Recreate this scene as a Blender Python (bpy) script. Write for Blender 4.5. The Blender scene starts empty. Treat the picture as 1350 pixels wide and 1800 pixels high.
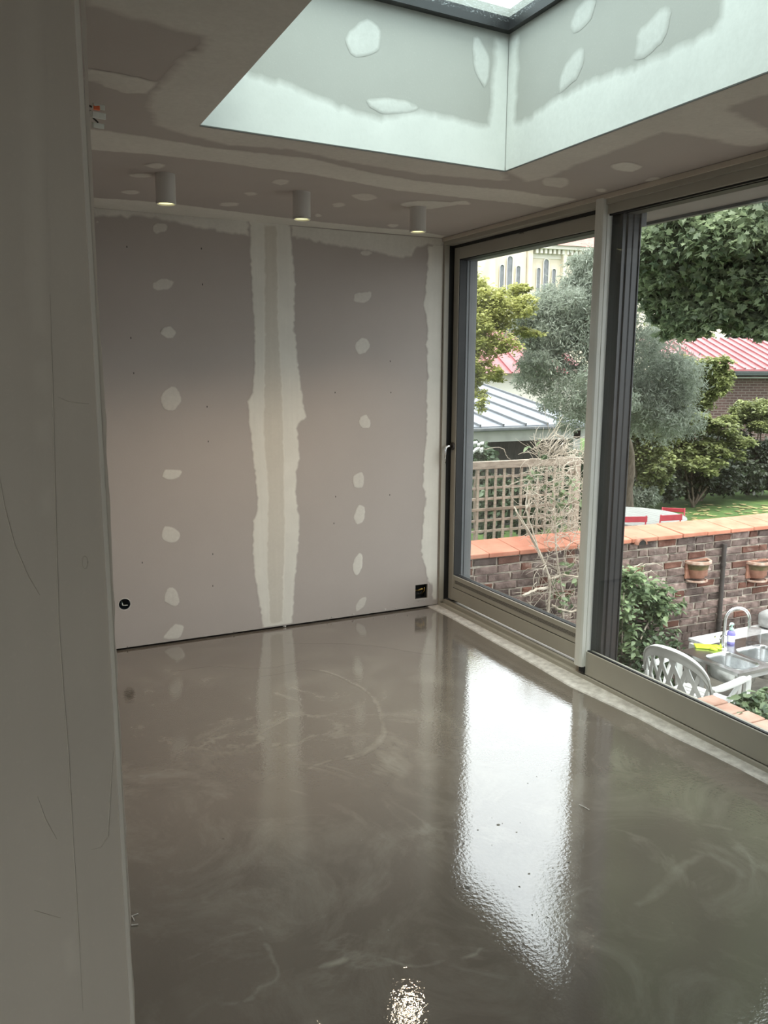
import bpy, bmesh, math, random
import numpy as np
from mathutils import Vector, Matrix
from mathutils.geometry import delaunay_2d_cdt

SC = bpy.context.scene
COL = SC.collection
random.seed(7)
RNG = np.random.default_rng(7)

# ------------------------------------------------------------------ camera
F_PX, YAW, PITCH, ROLL = 1439.25, 0.46105, 0.17382, 0.005033
CAM = np.array([-2.8368, -4.8473, 1.6564])


def cam_basis():
    f = np.array([math.sin(YAW) * math.cos(PITCH), math.cos(YAW) * math.cos(PITCH), -math.sin(PITCH)])
    r = np.array([math.cos(YAW), -math.sin(YAW), 0.0])
    u = np.cross(r, f)
    return f, math.cos(ROLL) * r + math.sin(ROLL) * u, -math.sin(ROLL) * r + math.cos(ROLL) * u


FWD, RGT, UPV = cam_basis()
cam_data = bpy.data.cameras.new('camera')
cam_data.sensor_fit = 'VERTICAL'
cam_data.sensor_height = 36.0
cam_data.lens = F_PX / 1800.0 * 36.0
cam_data.clip_start = 0.02
cam_data.clip_end = 500
cam = bpy.data.objects.new('camera', cam_data)
COL.objects.link(cam)
cam.matrix_world = Matrix(((RGT[0], UPV[0], -FWD[0], CAM[0]), (RGT[1], UPV[1], -FWD[1], CAM[1]),
                           (RGT[2], UPV[2], -FWD[2], CAM[2]), (0, 0, 0, 1)))
SC.camera = cam

# ------------------------------------------------------------------ sky, exposure
SKY = 3.4
world = bpy.data.worlds.new('overcast_sky')
SC.world = world
world.use_nodes = True
_bg = world.node_tree.nodes['Background']
_bg.inputs[0].default_value = (0.92, 0.965, 1.0, 1)
_bg.inputs[1].default_value = SKY
# overcast sky: brighter towards the zenith, dull ground below the horizon
_wn, _wl = world.node_tree.nodes, world.node_tree.links
_tc = _wn.new('ShaderNodeTexCoord')
_sp = _wn.new('ShaderNodeSeparateXYZ')
_wl.new(_tc.outputs['Generated'], _sp.inputs[0])
_mr = _wn.new('ShaderNodeMapRange')
_mr.inputs['From Min'].default_value = 0.0
_mr.inputs['From Max'].default_value = 1.0
_mr.inputs['To Min'].default_value = 0.80
_mr.inputs['To Max'].default_value = 1.40
_wl.new(_sp.outputs['Z'], _mr.inputs['Value'])
_gr = _wn.new('ShaderNodeMapRange')
_gr.inputs['From Min'].default_value = -0.06
_gr.inputs['From Max'].default_value = 0.0
_gr.inputs['To Min'].default_value = 0.30
_gr.inputs['To Max'].default_value = 1.0
_wl.new(_sp.outputs['Z'], _gr.inputs['Value'])
_m1 = _wn.new('ShaderNodeMath')
_m1.operation = 'MULTIPLY'
_wl.new(_mr.outputs[0], _m1.inputs[0])
_wl.new(_gr.outputs[0], _m1.inputs[1])
_m2 = _wn.new('ShaderNodeMath')
_m2.operation = 'MULTIPLY'
_m2.inputs[1].default_value = SKY
_wl.new(_m1.outputs[0], _m2.inputs[0])
_wl.new(_m2.outputs[0], _bg.inputs[1])

sun_d = bpy.data.lights.new('veiled_sun', 'SUN')
sun_d.energy = 4.5
sun_d.angle = math.radians(35)
sun_d.color = (1.0, 0.95, 0.86)
sun = bpy.data.objects.new('veiled_sun', sun_d)
COL.objects.link(sun)
sun.rotation_euler = Vector((0.22, 0.30, -1.0)).to_track_quat('-Z', 'Y').to_euler()

SC.view_settings.view_transform = 'Standard'
SC.view_settings.look = 'None'
SC.view_settings.gamma = 1.0
SC.view_settings.use_curve_mapping = False
SC.view_settings.exposure = 0.18
SC.cycles.max_bounces = 10
SC.cycles.diffuse_bounces = 6
SC.cycles.transparent_max_bounces = 16
SC.cycles.sample_clamp_indirect = 6.0


# ------------------------------------------------------------------ pixel helpers (1350 x 1800 frame)
def ray(px, py):
    d = FWD * F_PX + RGT * (px - 675) + UPV * (900 - py)
    return d / np.linalg.norm(d)


def hit(px, py, axis, val):
    d = ray(px, py)
    return CAM + d * ((val - CAM[axis]) / d[axis])


def at(px, py, depth):
    d = ray(px, py)
    return CAM + d * (depth / (d @ FWD))


# ------------------------------------------------------------------ materials
MATS = {}


def new_mat(name):
    m = bpy.data.materials.new(name)
    m.use_nodes = True
    nt = m.node_tree
    for n in list(nt.nodes):
        nt.nodes.remove(n)
    out = nt.nodes.new('ShaderNodeOutputMaterial')
    MATS[name] = m
    return m, nt, out


def node(nt, t, **kw):
    n = nt.nodes.new(t)
    for k, v in kw.items():
        setattr(n, k, v)
    return n


def setin(n, **kw):
    for k, v in kw.items():
        n.inputs[k.replace('_', ' ')].default_value = v


def rgb(c):
    return (c[0], c[1], c[2], 1.0)


def coords(nt, space='world', scale=(1, 1, 1)):
    if space == 'world':
        g = node(nt, 'ShaderNodeNewGeometry')
        src = g.outputs['Position']
    else:
        g = node(nt, 'ShaderNodeTexCoord')
        src = g.outputs['Object']
    mp = node(nt, 'ShaderNodeMapping')
    mp.inputs['Scale'].default_value = scale
    nt.links.new(src, mp.inputs['Vector'])
    return mp.outputs['Vector']


def noise(nt, vec, scale, detail=4, rough=0.55, dist=0.0):
    n = node(nt, 'ShaderNodeTexNoise')
    n.inputs['Scale'].default_value = scale
    n.inputs['Detail'].default_value = detail
    n.inputs['Roughness'].default_value = rough
    n.inputs['Distortion'].default_value = dist
    nt.links.new(vec, n.inputs['Vector'])
    return n.outputs['Fac']


def ramp(nt, fac, p0, p1, c0=(0, 0, 0), c1=(1, 1, 1)):
    r = node(nt, 'ShaderNodeValToRGB')
    r.color_ramp.elements[0].position = p0
    r.color_ramp.elements[1].position = p1
    r.color_ramp.elements[0].color = rgb(c0)
    r.color_ramp.elements[1].color = rgb(c1)
    nt.links.new(fac, r.inputs[0])
    return r.outputs[0]


def mixc(nt, fac, a, b, mode='MIX'):
    m = node(nt, 'ShaderNodeMix', data_type='RGBA', blend_type=mode)
    if isinstance(fac, (int, float)):
        m.inputs[0].default_value = fac
    else:
        nt.links.new(fac, m.inputs[0])
    for i, v in ((6, a), (7, b)):
        if isinstance(v, (tuple, list)):
            m.inputs[i].default_value = rgb(v)
        else:
            nt.links.new(v, m.inputs[i])
    return m.outputs[2]


def math_n(nt, op, a, b=None, c=None, clamp=False):
    m = node(nt, 'ShaderNodeMath', operation=op, use_clamp=clamp)
    for i, v in enumerate((a, b, c)):
        if v is None:
            continue
        if isinstance(v, (int, float)):
            m.inputs[i].default_value = v
        else:
            nt.links.new(v, m.inputs[i])
    return m.outputs[0]


def bump(nt, h, strength, dist=0.01):
    b = node(nt, 'ShaderNodeBump')
    b.inputs['Strength'].default_value = strength
    b.inputs['Distance'].default_value = dist
    nt.links.new(h, b.inputs['Height'])
    return b.outputs['Normal']


def mat(name, c1, c2=None, rough=0.7, scale=8.0, detail=5, metal=0.0, bmp=0.0, bscale=None, space='object',
        stretch=(1, 1, 1), rnd=0.0, spec=0.5, trans=0.0, lo=0.35, hi=0.65, c3=None, s3=5.0, p3=(.56, .72)):
    """procedural principled material: two colours mixed by noise, optional bump and per-object variation"""
    if name in MATS:
        return MATS[name]
    m, nt, out = new_mat(name)
    p = node(nt, 'ShaderNodeBsdfPrincipled')
    nt.links.new(p.outputs[0], out.inputs[0])
    vec = coords(nt, space, stretch)
    fac = noise(nt, vec, scale, detail)
    col = ramp(nt, fac, lo, hi, c1, c2 or c1)
    if c3:
        col = mixc(nt, ramp(nt, noise(nt, vec, s3, 8, .65), *p3), col, c3)
    if rnd:
        oi = node(nt, 'ShaderNodeObjectInfo')
        v = math_n(nt, 'MULTIPLY_ADD', oi.outputs['Random'], 2 * rnd, 1.0 - rnd)
        hsv = node(nt, 'ShaderNodeHueSaturation')
        nt.links.new(col, hsv.inputs['Color'])
        nt.links.new(v, hsv.inputs['Value'])
        col = hsv.outputs[0]
    nt.links.new(col, p.inputs['Base Color'])
    p.inputs['Roughness'].default_value = rough
    p.inputs['Metallic'].default_value = metal
    p.inputs['Specular IOR Level'].default_value = spec
    if bmp:
        nt.links.new(bump(nt, noise(nt, vec, bscale or scale * 4, 3), bmp), p.inputs['Normal'])
    return m


BOARD = (0.40, 0.355, 0.325)
FILLER = (0.68, 0.65, 0.585)


def board_mat(name, board=BOARD, filler=FILLER, base_fill=0.0, streaky=1.0):
    """plasterboard paper; the vertex attribute 'fill' brings in joint filler"""
    m, nt, out = new_mat(name)
    p = node(nt, 'ShaderNodeBsdfPrincipled')
    nt.links.new(p.outputs[0], out.inputs[0])
    vec = coords(nt)
    b = mixc(nt, noise(nt, vec, 2.2, 5, 0.6), tuple(x * 0.93 for x in board), tuple(x * 1.06 for x in board))
    b = mixc(nt, ramp(nt, noise(nt, vec, 190, 2), 0.6, 0.9), b, tuple(x * 1.15 for x in board))
    streak = noise(nt, coords(nt, 'world', (38, 38, 1.3)), 1.0, 3)
    f = mixc(nt, streak, tuple(x * (1 - .1 * streaky) for x in filler), tuple(min(1, x * (1 + .07 * streaky)) for x in filler))
    f = mixc(nt, ramp(nt, noise(nt, vec, 5, 4), 0.35, 0.75), f, tuple(x * 0.9 for x in filler))
    at_ = node(nt, 'ShaderNodeAttribute', attribute_name='fill')
    n2 = math_n(nt, 'MULTIPLY_ADD', noise(nt, vec, 55, 5, 0.7), 0.55, -0.275)
    edge = math_n(nt, 'MULTIPLY', n2, math_n(nt, 'MULTIPLY', at_.outputs['Fac'], math_n(nt, 'SUBTRACT', 1.25, at_.outputs['Fac'])))
    fac = math_n(nt, 'ADD', math_n(nt, 'ADD', at_.outputs['Fac'], math_n(nt, 'MULTIPLY', edge, 2.6)), base_fill, clamp=True)
    nt.links.new(mixc(nt, fac, b, f), p.inputs['Base Color'])
    p.inputs['Roughness'].default_value = 0.85
    p.inputs['Specular IOR Level'].default_value = 0.25
    nt.links.new(bump(nt, noise(nt, vec, 90, 4), 0.06, 0.004), p.inputs['Normal'])
    return m


M_BOARD = board_mat('plasterboard')
M_SHAFTB = board_mat('green_plasterboard', (0.40, 0.40, 0.37), (0.68, 0.69, 0.655), 0.0, 0.15)
M_SKIM = board_mat('skimmed_plaster', (0.46, 0.405, 0.335), (0.56, 0.50, 0.415), 0.55)


def floor_mat():
    m, nt, out = new_mat('wet_screed')
    p = node(nt, 'ShaderNodeBsdfPrincipled')
    nt.links.new(p.outputs[0], out.inputs[0])
    vec = coords(nt)
    base = mixc(nt, noise(nt, vec, 1.1, 6, 0.6, 0.6), (0.094, 0.079, 0.065), (0.166, 0.138, 0.114))
    # pale laitance swirls: thin iso-lines of a warped noise
    w = noise(nt, vec, 0.9, 7, 0.62, 1.6)
    line = math_n(nt, 'ABSOLUTE', math_n(nt, 'SUBTRACT', w, 0.5))
    line = ramp(nt, line, 0.0, 0.035, (1, 1, 1), (0, 0, 0))
    gate = ramp(nt, noise(nt, vec, 1.7, 3), 0.5, 0.72)
    veins = math_n(nt, 'MULTIPLY', math_n(nt, 'MULTIPLY', line, gate), 0.35)
    cloud = math_n(nt, 'MULTIPLY', ramp(nt, noise(nt, vec, 2.6, 8, 0.7, 1.0), 0.48, 0.85), 0.30)
    at_ = node(nt, 'ShaderNodeAttribute', attribute_name='fill')
    brk = ramp(nt, noise(nt, vec, 7, 6, 0.65), 0.25, 0.65)
    extra = math_n(nt, 'MULTIPLY', at_.outputs['Fac'], brk)
    tot = math_n(nt, 'ADD', math_n(nt, 'ADD', veins, cloud), extra, clamp=True)
    nt.links.new(mixc(nt, tot, base, (0.40, 0.37, 0.31)), p.inputs['Base Color'])
    p.inputs['Roughness'].default_value = 0.035
    p.inputs['IOR'].default_value = 1.5
    p.inputs['Coat Weight'].default_value = 1.0
    p.inputs['Coat Roughness'].default_value = 0.015
    p.inputs['Coat IOR'].default_value = 1.85
    h = math_n(nt, 'ADD', noise(nt, vec, 70, 3), math_n(nt, 'MULTIPLY', noise(nt, vec, 6, 2), 1.0))
    nt.links.new(bump(nt, h, 0.035, 0.012), p.inputs['Normal'])
    nt.links.new(bump(nt, h, 0.035, 0.012), p.inputs['Coat Normal'])
    return m


M_SCREED = floor_mat()


def glass_mat(name, tint=(1, 1, 1), drops=0.0):
    m, nt, out = new_mat(name)
    geo = node(nt, 'ShaderNodeNewGeometry')
    ior = math_n(nt, 'MULTIPLY_ADD', geo.outputs['Backfacing'], 1 / 1.5 - 1.5, 1.5)
    fr = node(nt, 'ShaderNodeFresnel')
    nt.links.new(ior, fr.inputs['IOR'])
    tr = node(nt, 'ShaderNodeBsdfTransparent')
    tr.inputs[0].default_value = rgb(tint)
    gl = node(nt, 'ShaderNodeBsdfGlossy')
    gl.inputs['Roughness'].default_value = 0.0
    mx = node(nt, 'ShaderNodeMixShader')
    nt.links.new(fr.outputs[0], mx.inputs[0])
    nt.links.new(tr.outputs[0], mx.inputs[1])
    nt.links.new(gl.outputs[0], mx.inputs[2])
    last = mx
    if drops:
        df = node(nt, 'ShaderNodeBsdfTranslucent')
        df.inputs[0].default_value = (0.75, 0.86, 0.88, 1)
        vec = coords(nt)
        v = ramp(nt, noise(nt, vec, 130, 3, 0.6), 0.56, 0.66)
        m2 = node(nt, 'ShaderNodeMixShader')
        nt.links.new(math_n(nt, 'MULTIPLY', v, drops), m2.inputs[0])
        nt.links.new(mx.outputs[0], m2.inputs[1])
        nt.links.new(df.outputs[0], m2.inputs[2])
        last = m2
    nt.links.new(last.outputs[0], out.inputs[0])
    return m


M_GLASS = glass_mat('window_glass', (0.97, 0.985, 0.975))
M_SKYGLASS = glass_mat('skylight_glass', (0.85, 0.92, 0.908), 0.12)


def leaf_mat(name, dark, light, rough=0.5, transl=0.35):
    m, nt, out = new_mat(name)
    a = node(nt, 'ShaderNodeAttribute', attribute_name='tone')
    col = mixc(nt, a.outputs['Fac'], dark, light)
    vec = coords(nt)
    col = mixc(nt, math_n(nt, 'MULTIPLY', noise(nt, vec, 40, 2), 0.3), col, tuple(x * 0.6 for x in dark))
    p = node(nt, 'ShaderNodeBsdfPrincipled')
    nt.links.new(col, p.inputs['Base Color'])
    p.inputs['Roughness'].default_value = rough
    t = node(nt, 'ShaderNodeBsdfTranslucent')
    nt.links.new(col, t.inputs[0])
    mx = node(nt, 'ShaderNodeMixShader')
    mx.inputs[0].default_value = transl
    nt.links.new(p.outputs[0], mx.inputs[1])
    nt.links.new(t.outputs[0], mx.inputs[2])
    nt.links.new(mx.outputs[0], out.inputs[0])
    return m


def emit_mat(name, col, strength):
    m, nt, out = new_mat(name)
    e = node(nt, 'ShaderNodeEmission')
    vec = coords(nt, 'object')
    nt.links.new(mixc(nt, noise(nt, vec, 60, 2), col, tuple(min(1, c * 1.05) for c in col)), e.inputs[0])
    e.inputs[1].default_value = strength
    nt.links.new(e.outputs[0], out.inputs[0])
    return m


M_FRAME = mat('beige_grey_aluminium', (0.33, 0.305, 0.255), (0.36, 0.335, 0.28), rough=0.42, scale=3)
M_FRAMELT = mat('pale_interlock_profile', (0.60, 0.59, 0.54), (0.65, 0.64, 0.59), rough=0.35, scale=3)
M_ANTH = mat('anthracite_profile', (0.020, 0.020, 0.021), (0.034, 0.034, 0.035), rough=0.32, scale=2)
M_RUBBER = mat('black_gasket', (0.006, 0.006, 0.006), (0.012, 0.012, 0.012), rough=0.6)
M_EXTGREY = mat('grey_exterior_frame', (0.10, 0.105, 0.11), (0.125, 0.13, 0.135), rough=0.5, scale=3)
M_SOFFIT = mat('mauve_soffit', (0.22, 0.20, 0.195), (0.26, 0.235, 0.23), rough=0.8, scale=4)
M_VENT = mat('perforated_vent', (0.06, 0.055, 0.045), (0.22, 0.2, 0.17), rough=0.5, scale=220, detail=1, lo=0.45, hi=0.55)
M_CHROME = mat('chrome', (0.72, 0.72, 0.72), (0.82, 0.82, 0.82), rough=0.14, metal=1.0, scale=5)
M_STEEL = mat('stainless_steel', (0.45, 0.46, 0.46), (0.62, 0.63, 0.63), rough=0.26, metal=1.0, scale=14, bmp=0.05)
M_DARK = mat('hole_shade_black', (0.008, 0.007, 0.006), (0.015, 0.013, 0.011), rough=0.9)  # near-black colour stands for shade inside gaps and holes
M_CONC = mat('raw_plaster_strip', (0.40, 0.37, 0.34), (0.60, 0.57, 0.53), rough=0.9, scale=25, detail=8, bmp=0.5, space='world')
M_LAMPBODY = mat('lamp_white_paint', (0.50, 0.47, 0.44), (0.53, 0.5, 0.47), rough=0.45, scale=3)
M_LAMPGLOW = emit_mat('lamp_glow', (1.0, 0.93, 0.46), 1.35)
M_BRASS = mat('brass_wire', (0.35, 0.22, 0.05), (0.5, 0.33, 0.1), rough=0.4, metal=0.6)
M_BOXBLUE = mat('blue_black_box', (0.01, 0.014, 0.022), (0.02, 0.03, 0.045), rough=0.4)
M_ORANGE = mat('orange_clip', (0.75, 0.13, 0.05), (0.8, 0.17, 0.06), rough=0.4)
M_CLEAR = mat('clear_connector', (0.55, 0.55, 0.5), (0.7, 0.7, 0.65), rough=0.2)
M_WIRE = mat('dark_wire', (0.02, 0.018, 0.016), (0.03, 0.027, 0.024), rough=0.5)
M_MORTAR = mat('old_mortar', (0.28, 0.235, 0.19), (0.52, 0.46, 0.385), rough=0.95, scale=14, detail=8, bmp=0.6, space='world')
M_BRICK = mat('old_brown_brick', (0.055, 0.033, 0.028), (0.23, 0.165, 0.145), rough=0.9, scale=11, detail=8, bmp=0.6, rnd=0.45, space='world', lo=0.3, hi=0.7, c3=(0.36, 0.30, 0.27), s3=7.0)
M_BRICKRED = mat('red_brown_brick', (0.10, 0.035, 0.022), (0.19, 0.085, 0.06), rough=0.9, scale=9, detail=8, bmp=0.6, rnd=0.3, space='world', c3=(0.30, 0.22, 0.19), s3=7.0)
M_TERRA = mat('terracotta_coping', (0.38, 0.135, 0.08), (0.46, 0.195, 0.125), rough=0.8, scale=7, detail=8, bmp=0.25, rnd=0.1, space='world')
M_STEP = mat('pale_terracotta_step', (0.36, 0.20, 0.14), (0.50, 0.32, 0.245), rough=0.8, scale=8, detail=7, bmp=0.25, rnd=0.12, space='world')
M_POT = mat('terracotta_pot', (0.20, 0.085, 0.055), (0.34, 0.17, 0.115), rough=0.85, scale=12, detail=6, bmp=0.3)
M_MOSS = mat('mossy_terracotta', (0.09, 0.085, 0.035), (0.22, 0.14, 0.075), rough=0.95, scale=16, detail=6, bmp=0.4)
M_SALT = mat('limed_rim', (0.30, 0.17, 0.12), (0.46, 0.36, 0.30), rough=0.9, scale=20)
M_TRELLIS = mat('weathered_trellis_wood', (0.23, 0.185, 0.145), (0.37, 0.31, 0.25), rough=0.9, scale=5, detail=6, stretch=(3, 3, 12), rnd=0.15)
M_PLASTIC = mat('white_garden_plastic', (0.47, 0.48, 0.46), (0.55, 0.56, 0.54), rough=0.4, scale=6)
M_ZINC = mat('zinc_sheet', (0.20, 0.22, 0.25), (0.26, 0.28, 0.31), rough=0.4, scale=2, space='world', metal=0.15)
M_ZINCDK = mat('zinc_seam', (0.10, 0.11, 0.12), (0.14, 0.15, 0.16), rough=0.5)
M_WHITEWOOD = mat('white_painted_wood', (0.36, 0.36, 0.34), (0.44, 0.44, 0.42), rough=0.7, scale=4)
M_SHEDSHADE = mat('shade_dark_boards', (0.022, 0.021, 0.02), (0.045, 0.042, 0.04), rough=0.85, scale=4, stretch=(8, 8, 1))  # near-black colour stands for the shade inside the open shed
M_REDMETAL = mat('red_metal_roof', (0.25, 0.075, 0.08), (0.31, 0.115, 0.12), rough=0.42, scale=1.5, space='world')
M_GUTTER = mat('dark_green_gutter', (0.018, 0.026, 0.024), (0.028, 0.038, 0.035), rough=0.5)
M_FARBRICK = None
M_STONE = mat('pale_church_stone', (0.58, 0.50, 0.40), (0.68, 0.60, 0.49), rough=0.9, scale=0.5, detail=6, space='world')
M_STONEW = mat('white_church_stone', (0.60, 0.56, 0.50), (0.70, 0.66, 0.6), rough=0.9, scale=0.6, space='world')
M_CHGLASS = mat('church_leaded_glass', (0.12, 0.125, 0.14), (0.18, 0.185, 0.2), rough=0.3, scale=3)
M_CHROOF = mat('church_red_tiles', (0.30, 0.15, 0.13), (0.40, 0.22, 0.19), rough=0.85, scale=2.0, detail=6, space='world', stretch=(1, 1, 5))
M_LAWN = mat('lawn_grass', (0.040, 0.085, 0.014), (0.085, 0.145, 0.03), rough=0.95, scale=3, detail=9, bmp=0.5, space='world')
M_SOIL = mat('garden_soil', (0.03, 0.026, 0.02), (0.06, 0.05, 0.038), rough=0.95, scale=4, detail=8, bmp=0.6, space='world')
M_PATIO = mat('patio_paving', (0.07, 0.065, 0.055), (0.13, 0.12, 0.10), rough=0.9, scale=6, detail=8, bmp=0.4, space='world')
M_BARK = mat('tree_bark', (0.07, 0.052, 0.038), (0.16, 0.125, 0.095), rough=0.95, scale=6, detail=6, stretch=(5, 5, 1), bmp=0.7)
M_TWIG = mat('dry_pale_twig', (0.32, 0.27, 0.21), (0.53, 0.47, 0.39), rough=0.9, scale=8)
M_TWIGDK = mat('brown_stem', (0.12, 0.095, 0.07), (0.26, 0.21, 0.16), rough=0.9, scale=8)
M_TABLE = mat('grey_white_table_wood', (0.33, 0.33, 0.30), (0.42, 0.42, 0.385), rough=0.8, scale=3, stretch=(10, 1, 1))
M_REDCHAIR = mat('red_painted_metal', (0.42, 0.03, 0.05), (0.5, 0.045, 0.065), rough=0.45)
M_GLOVE = mat('lime_rubber', (0.42, 0.62, 0.02), (0.55, 0.74, 0.05), rough=0.5)
M_PURPLE = mat('violet_bottle', (0.16, 0.14, 0.42), (0.22, 0.2, 0.52), rough=0.25)
M_MINT = mat('mint_pump', (0.42, 0.62, 0.56), (0.5, 0.7, 0.64), rough=0.35)
M_LABELW = mat('bottle_label', (0.6, 0.6, 0.65), (0.66, 0.66, 0.7), rough=0.5)
M_TUMBLER = glass_mat('grey_tumbler_plastic', (0.78, 0.77, 0.77))
M_WORKTOP = mat('mottled_worktop', (0.30, 0.30, 0.30), (0.52, 0.52, 0.52), rough=0.3, scale=18, detail=6, space='world')
M_ROCK = mat('grey_rock', (0.2, 0.2, 0.2), (0.34, 0.34, 0.33), rough=0.9, scale=6, bmp=0.5)
M_SPECK = mat('grey_crumb', (0.05, 0.045, 0.04), (0.30, 0.27, 0.23), rough=0.7, scale=9, space='world', lo=0.4, hi=0.6)
M_PIPE = mat('dark_downpipe', (0.03, 0.026, 0.024), (0.06, 0.05, 0.045), rough=0.7)
M_LEAFFALL = mat('fallen_leaf', (0.24, 0.20, 0.07), (0.36, 0.32, 0.15), rough=0.9)


def far_brick():
    m, nt, out = new_mat('far_dark_brick')
    p = node(nt, 'ShaderNodeBsdfPrincipled')
    nt.links.new(p.outputs[0], out.inputs[0])
    tc = node(nt, 'ShaderNodeTexCoord')
    mp = node(nt, 'ShaderNodeMapping')
    mp.inputs['Rotation'].default_value = (math.radians(90), 0, 0)
    nt.links.new(tc.outputs['Object'], mp.inputs['Vector'])
    b = node(nt, 'ShaderNodeTexBrick')
    b.inputs['Color1'].default_value = (0.065, 0.034, 0.030, 1)
    b.inputs['Color2'].default_value = (0.10, 0.055, 0.048, 1)
    b.inputs['Mortar'].default_value = (0.16, 0.13, 0.115, 1)
    b.inputs['Scale'].default_value = 1.0
    b.inputs['Mortar Size'].default_value = 0.012
    b.inputs['Brick Width'].default_value = 0.23
    b.inputs['Row Height'].default_value = 0.075
    nt.links.new(mp.outputs[0], b.inputs['Vector'])
    nt.links.new(b.outputs[0], p.inputs['Base Color'])
    p.inputs['Roughness'].default_value = 0.9
    return m


M_FARBRICK = far_brick()


# ------------------------------------------------------------------ object helpers
class MB:
    """collects shapes into one mesh"""

    def __init__(self):
        self.v, self.f = [], []

    def add(self, vs, fs):
        o = len(self.v)
        self.v += [tuple(map(float, p)) for p in vs]
        self.f += [tuple(i + o for i in f) for f in fs]
        return self

    def box(self, a, b):
        x0, y0, z0 = [min(p, q) for p, q in zip(a, b)]
        x1, y1, z1 = [max(p, q) for p, q in zip(a, b)]
        return self.add([(x0, y0, z0), (x1, y0, z0), (x1, y1, z0), (x0, y1, z0), (x0, y0, z1), (x1, y0, z1), (x1, y1, z1), (x0, y1, z1)],
                        [(0, 3, 2, 1), (4, 5, 6, 7), (0, 1, 5, 4), (1, 2, 6, 5), (2, 3, 7, 6), (3, 0, 4, 7)])

    def obox(self, c, ax, ay, az):
        c, ax, ay, az = map(np.array, (c, ax, ay, az))
        vs = [c + sx * ax + sy * ay + sz * az for sz in (-1, 1) for sx, sy in ((-1, -1), (1, -1), (1, 1), (-1, 1))]
        return self.add(vs, [(0, 3, 2, 1), (4, 5, 6, 7), (0, 1, 5, 4), (1, 2, 6, 5), (2, 3, 7, 6), (3, 0, 4, 7)])

    def beam(self, a, b, w, h, up=(0, 0, 1)):
        """box from a to b, width w sideways, h along up"""
        a, b, up = np.array(a, float), np.array(b, float), np.array(up, float)
        d = b - a
        L = np.linalg.norm(d)
        d = d / L
        s = np.cross(d, up)
        s = s / np.linalg.norm(s)
        u = np.cross(s, d)
        return self.obox((a + b) / 2, d * L / 2, s * w / 2, u * h / 2)

    def tube(self, pts, rad, n=8, cap=True):
        pts = [np.array(p, float) for p in pts]
        if isinstance(rad, (int, float)):
            rad = [rad] * len(pts)
        o = len(self.v)
        prev = None
        for i, p in enumerate(pts):
            t = pts[min(i + 1, len(pts) - 1)] - pts[max(i - 1, 0)]
            t = t / (np.linalg.norm(t) + 1e-12)
            if prev is None:
                ref = np.array([0, 0, 1.0]) if abs(t[2]) < 0.9 else np.array([1.0, 0, 0])
                a = np.cross(t, ref)
            else:
                a = prev - t * (prev @ t)
            a = a / (np.linalg.norm(a) + 1e-12)
            prev = a
            b = np.cross(t, a)
            for k in range(n):
                an = 2 * math.pi * k / n
                self.v.append(tuple(p + rad[i] * (math.cos(an) * a + math.sin(an) * b)))
        for i in range(len(pts) - 1):
            for k in range(n):
                k2 = (k + 1) % n
                self.f.append((o + i * n + k, o + i * n + k2, o + (i + 1) * n + k2, o + (i + 1) * n + k))
        if cap:
            self.f.append(tuple(o + k for k in range(n))[::-1])
            self.f.append(tuple(o + (len(pts) - 1) * n + k for k in range(n)))
        return self

    def lathe(self, prof, c=(0, 0, 0), n=24, a0=0.0, a1=2 * math.pi):
        full = abs(a1 - a0 - 2 * math.pi) < 1e-6
        m = n if full else n + 1
        o = len(self.v)
        for r, z in prof:
            for k in range(m):
                a = a0 + (a1 - a0) * k / n
                self.v.append((c[0] + r * math.cos(a), c[1] + r * math.sin(a), c[2] + z))
        for i in range(len(prof) - 1):
            for k in range(n):
                k2 = (k + 1) % m
                self.f.append((o + i * m + k, o + i * m + k2, o + (i + 1) * m + k2, o + (i + 1) * m + k))
        return self

    def prism(self, poly, z0, z1):
        n = len(poly)
        vs = [(x, y, z0) for x, y in poly] + [(x, y, z1) for x, y in poly]
        fs = [tuple(range(n))[::-1], tuple(range(n, 2 * n))] + [(i, (i + 1) % n, n + (i + 1) % n, n + i) for i in range(n)]
        return self.add(vs, fs)

    def mesh(self, name):
        me = bpy.data.meshes.new(name)
        me.from_pydata(self.v, [], self.f)
        me.update()
        return me

    def build(self, name, m, parent=None, smooth=False, bevel=0.0, loc=None):
        me = self.mesh(name)
        bm = bmesh.new()
        bm.from_mesh(me)
        bmesh.ops.recalc_face_normals(bm, faces=bm.faces)
        bm.to_mesh(me)
        bm.free()
        return obj(name, me, m, parent, smooth, bevel, loc)


def obj(name, me, m, parent=None, smooth=False, bevel=0.0, loc=None):
    o = bpy.data.objects.new(name, me)
    COL.objects.link(o)
    if m and not me.materials:
        me.materials.append(m)
    if parent:
        o.parent = parent
    if loc is not None:
        o.location = loc
    if smooth:
        me.shade_smooth()
        if smooth == 'auto':
            me.set_sharp_from_angle(angle=math.radians(40))
    if bevel:
        b = o.modifiers.new('bevel', 'BEVEL')
        b.width = bevel
        b.segments = 2
        b.limit_method = 'ANGLE'
    return o


def tag(o, label=None, cat=None, group=None, kind=None):
    if label:
        o['label'] = label
    if cat:
        o['category'] = cat
    if group:
        o['group'] = group
    if kind:
        o['kind'] = kind
    return o


def empty(name, loc, rz=0.0, label=None, cat=None, group=None, kind=None):
    o = bpy.data.objects.new(name, None)
    COL.objects.link(o)
    o.empty_display_size = 0.1
    o.location = tuple(map(float, loc))
    o.rotation_euler = (0, 0, rz)
    return tag(o, label, cat, group, kind)


def quick(name, fn, m, parent=None, **kw):
    b = MB()
    fn(b)
    return b.build(name, m, parent, **kw)


def bx(name, a, b, m, parent=None, **kw):
    return MB().box(a, b).build(name, m, parent, **kw)


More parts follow.
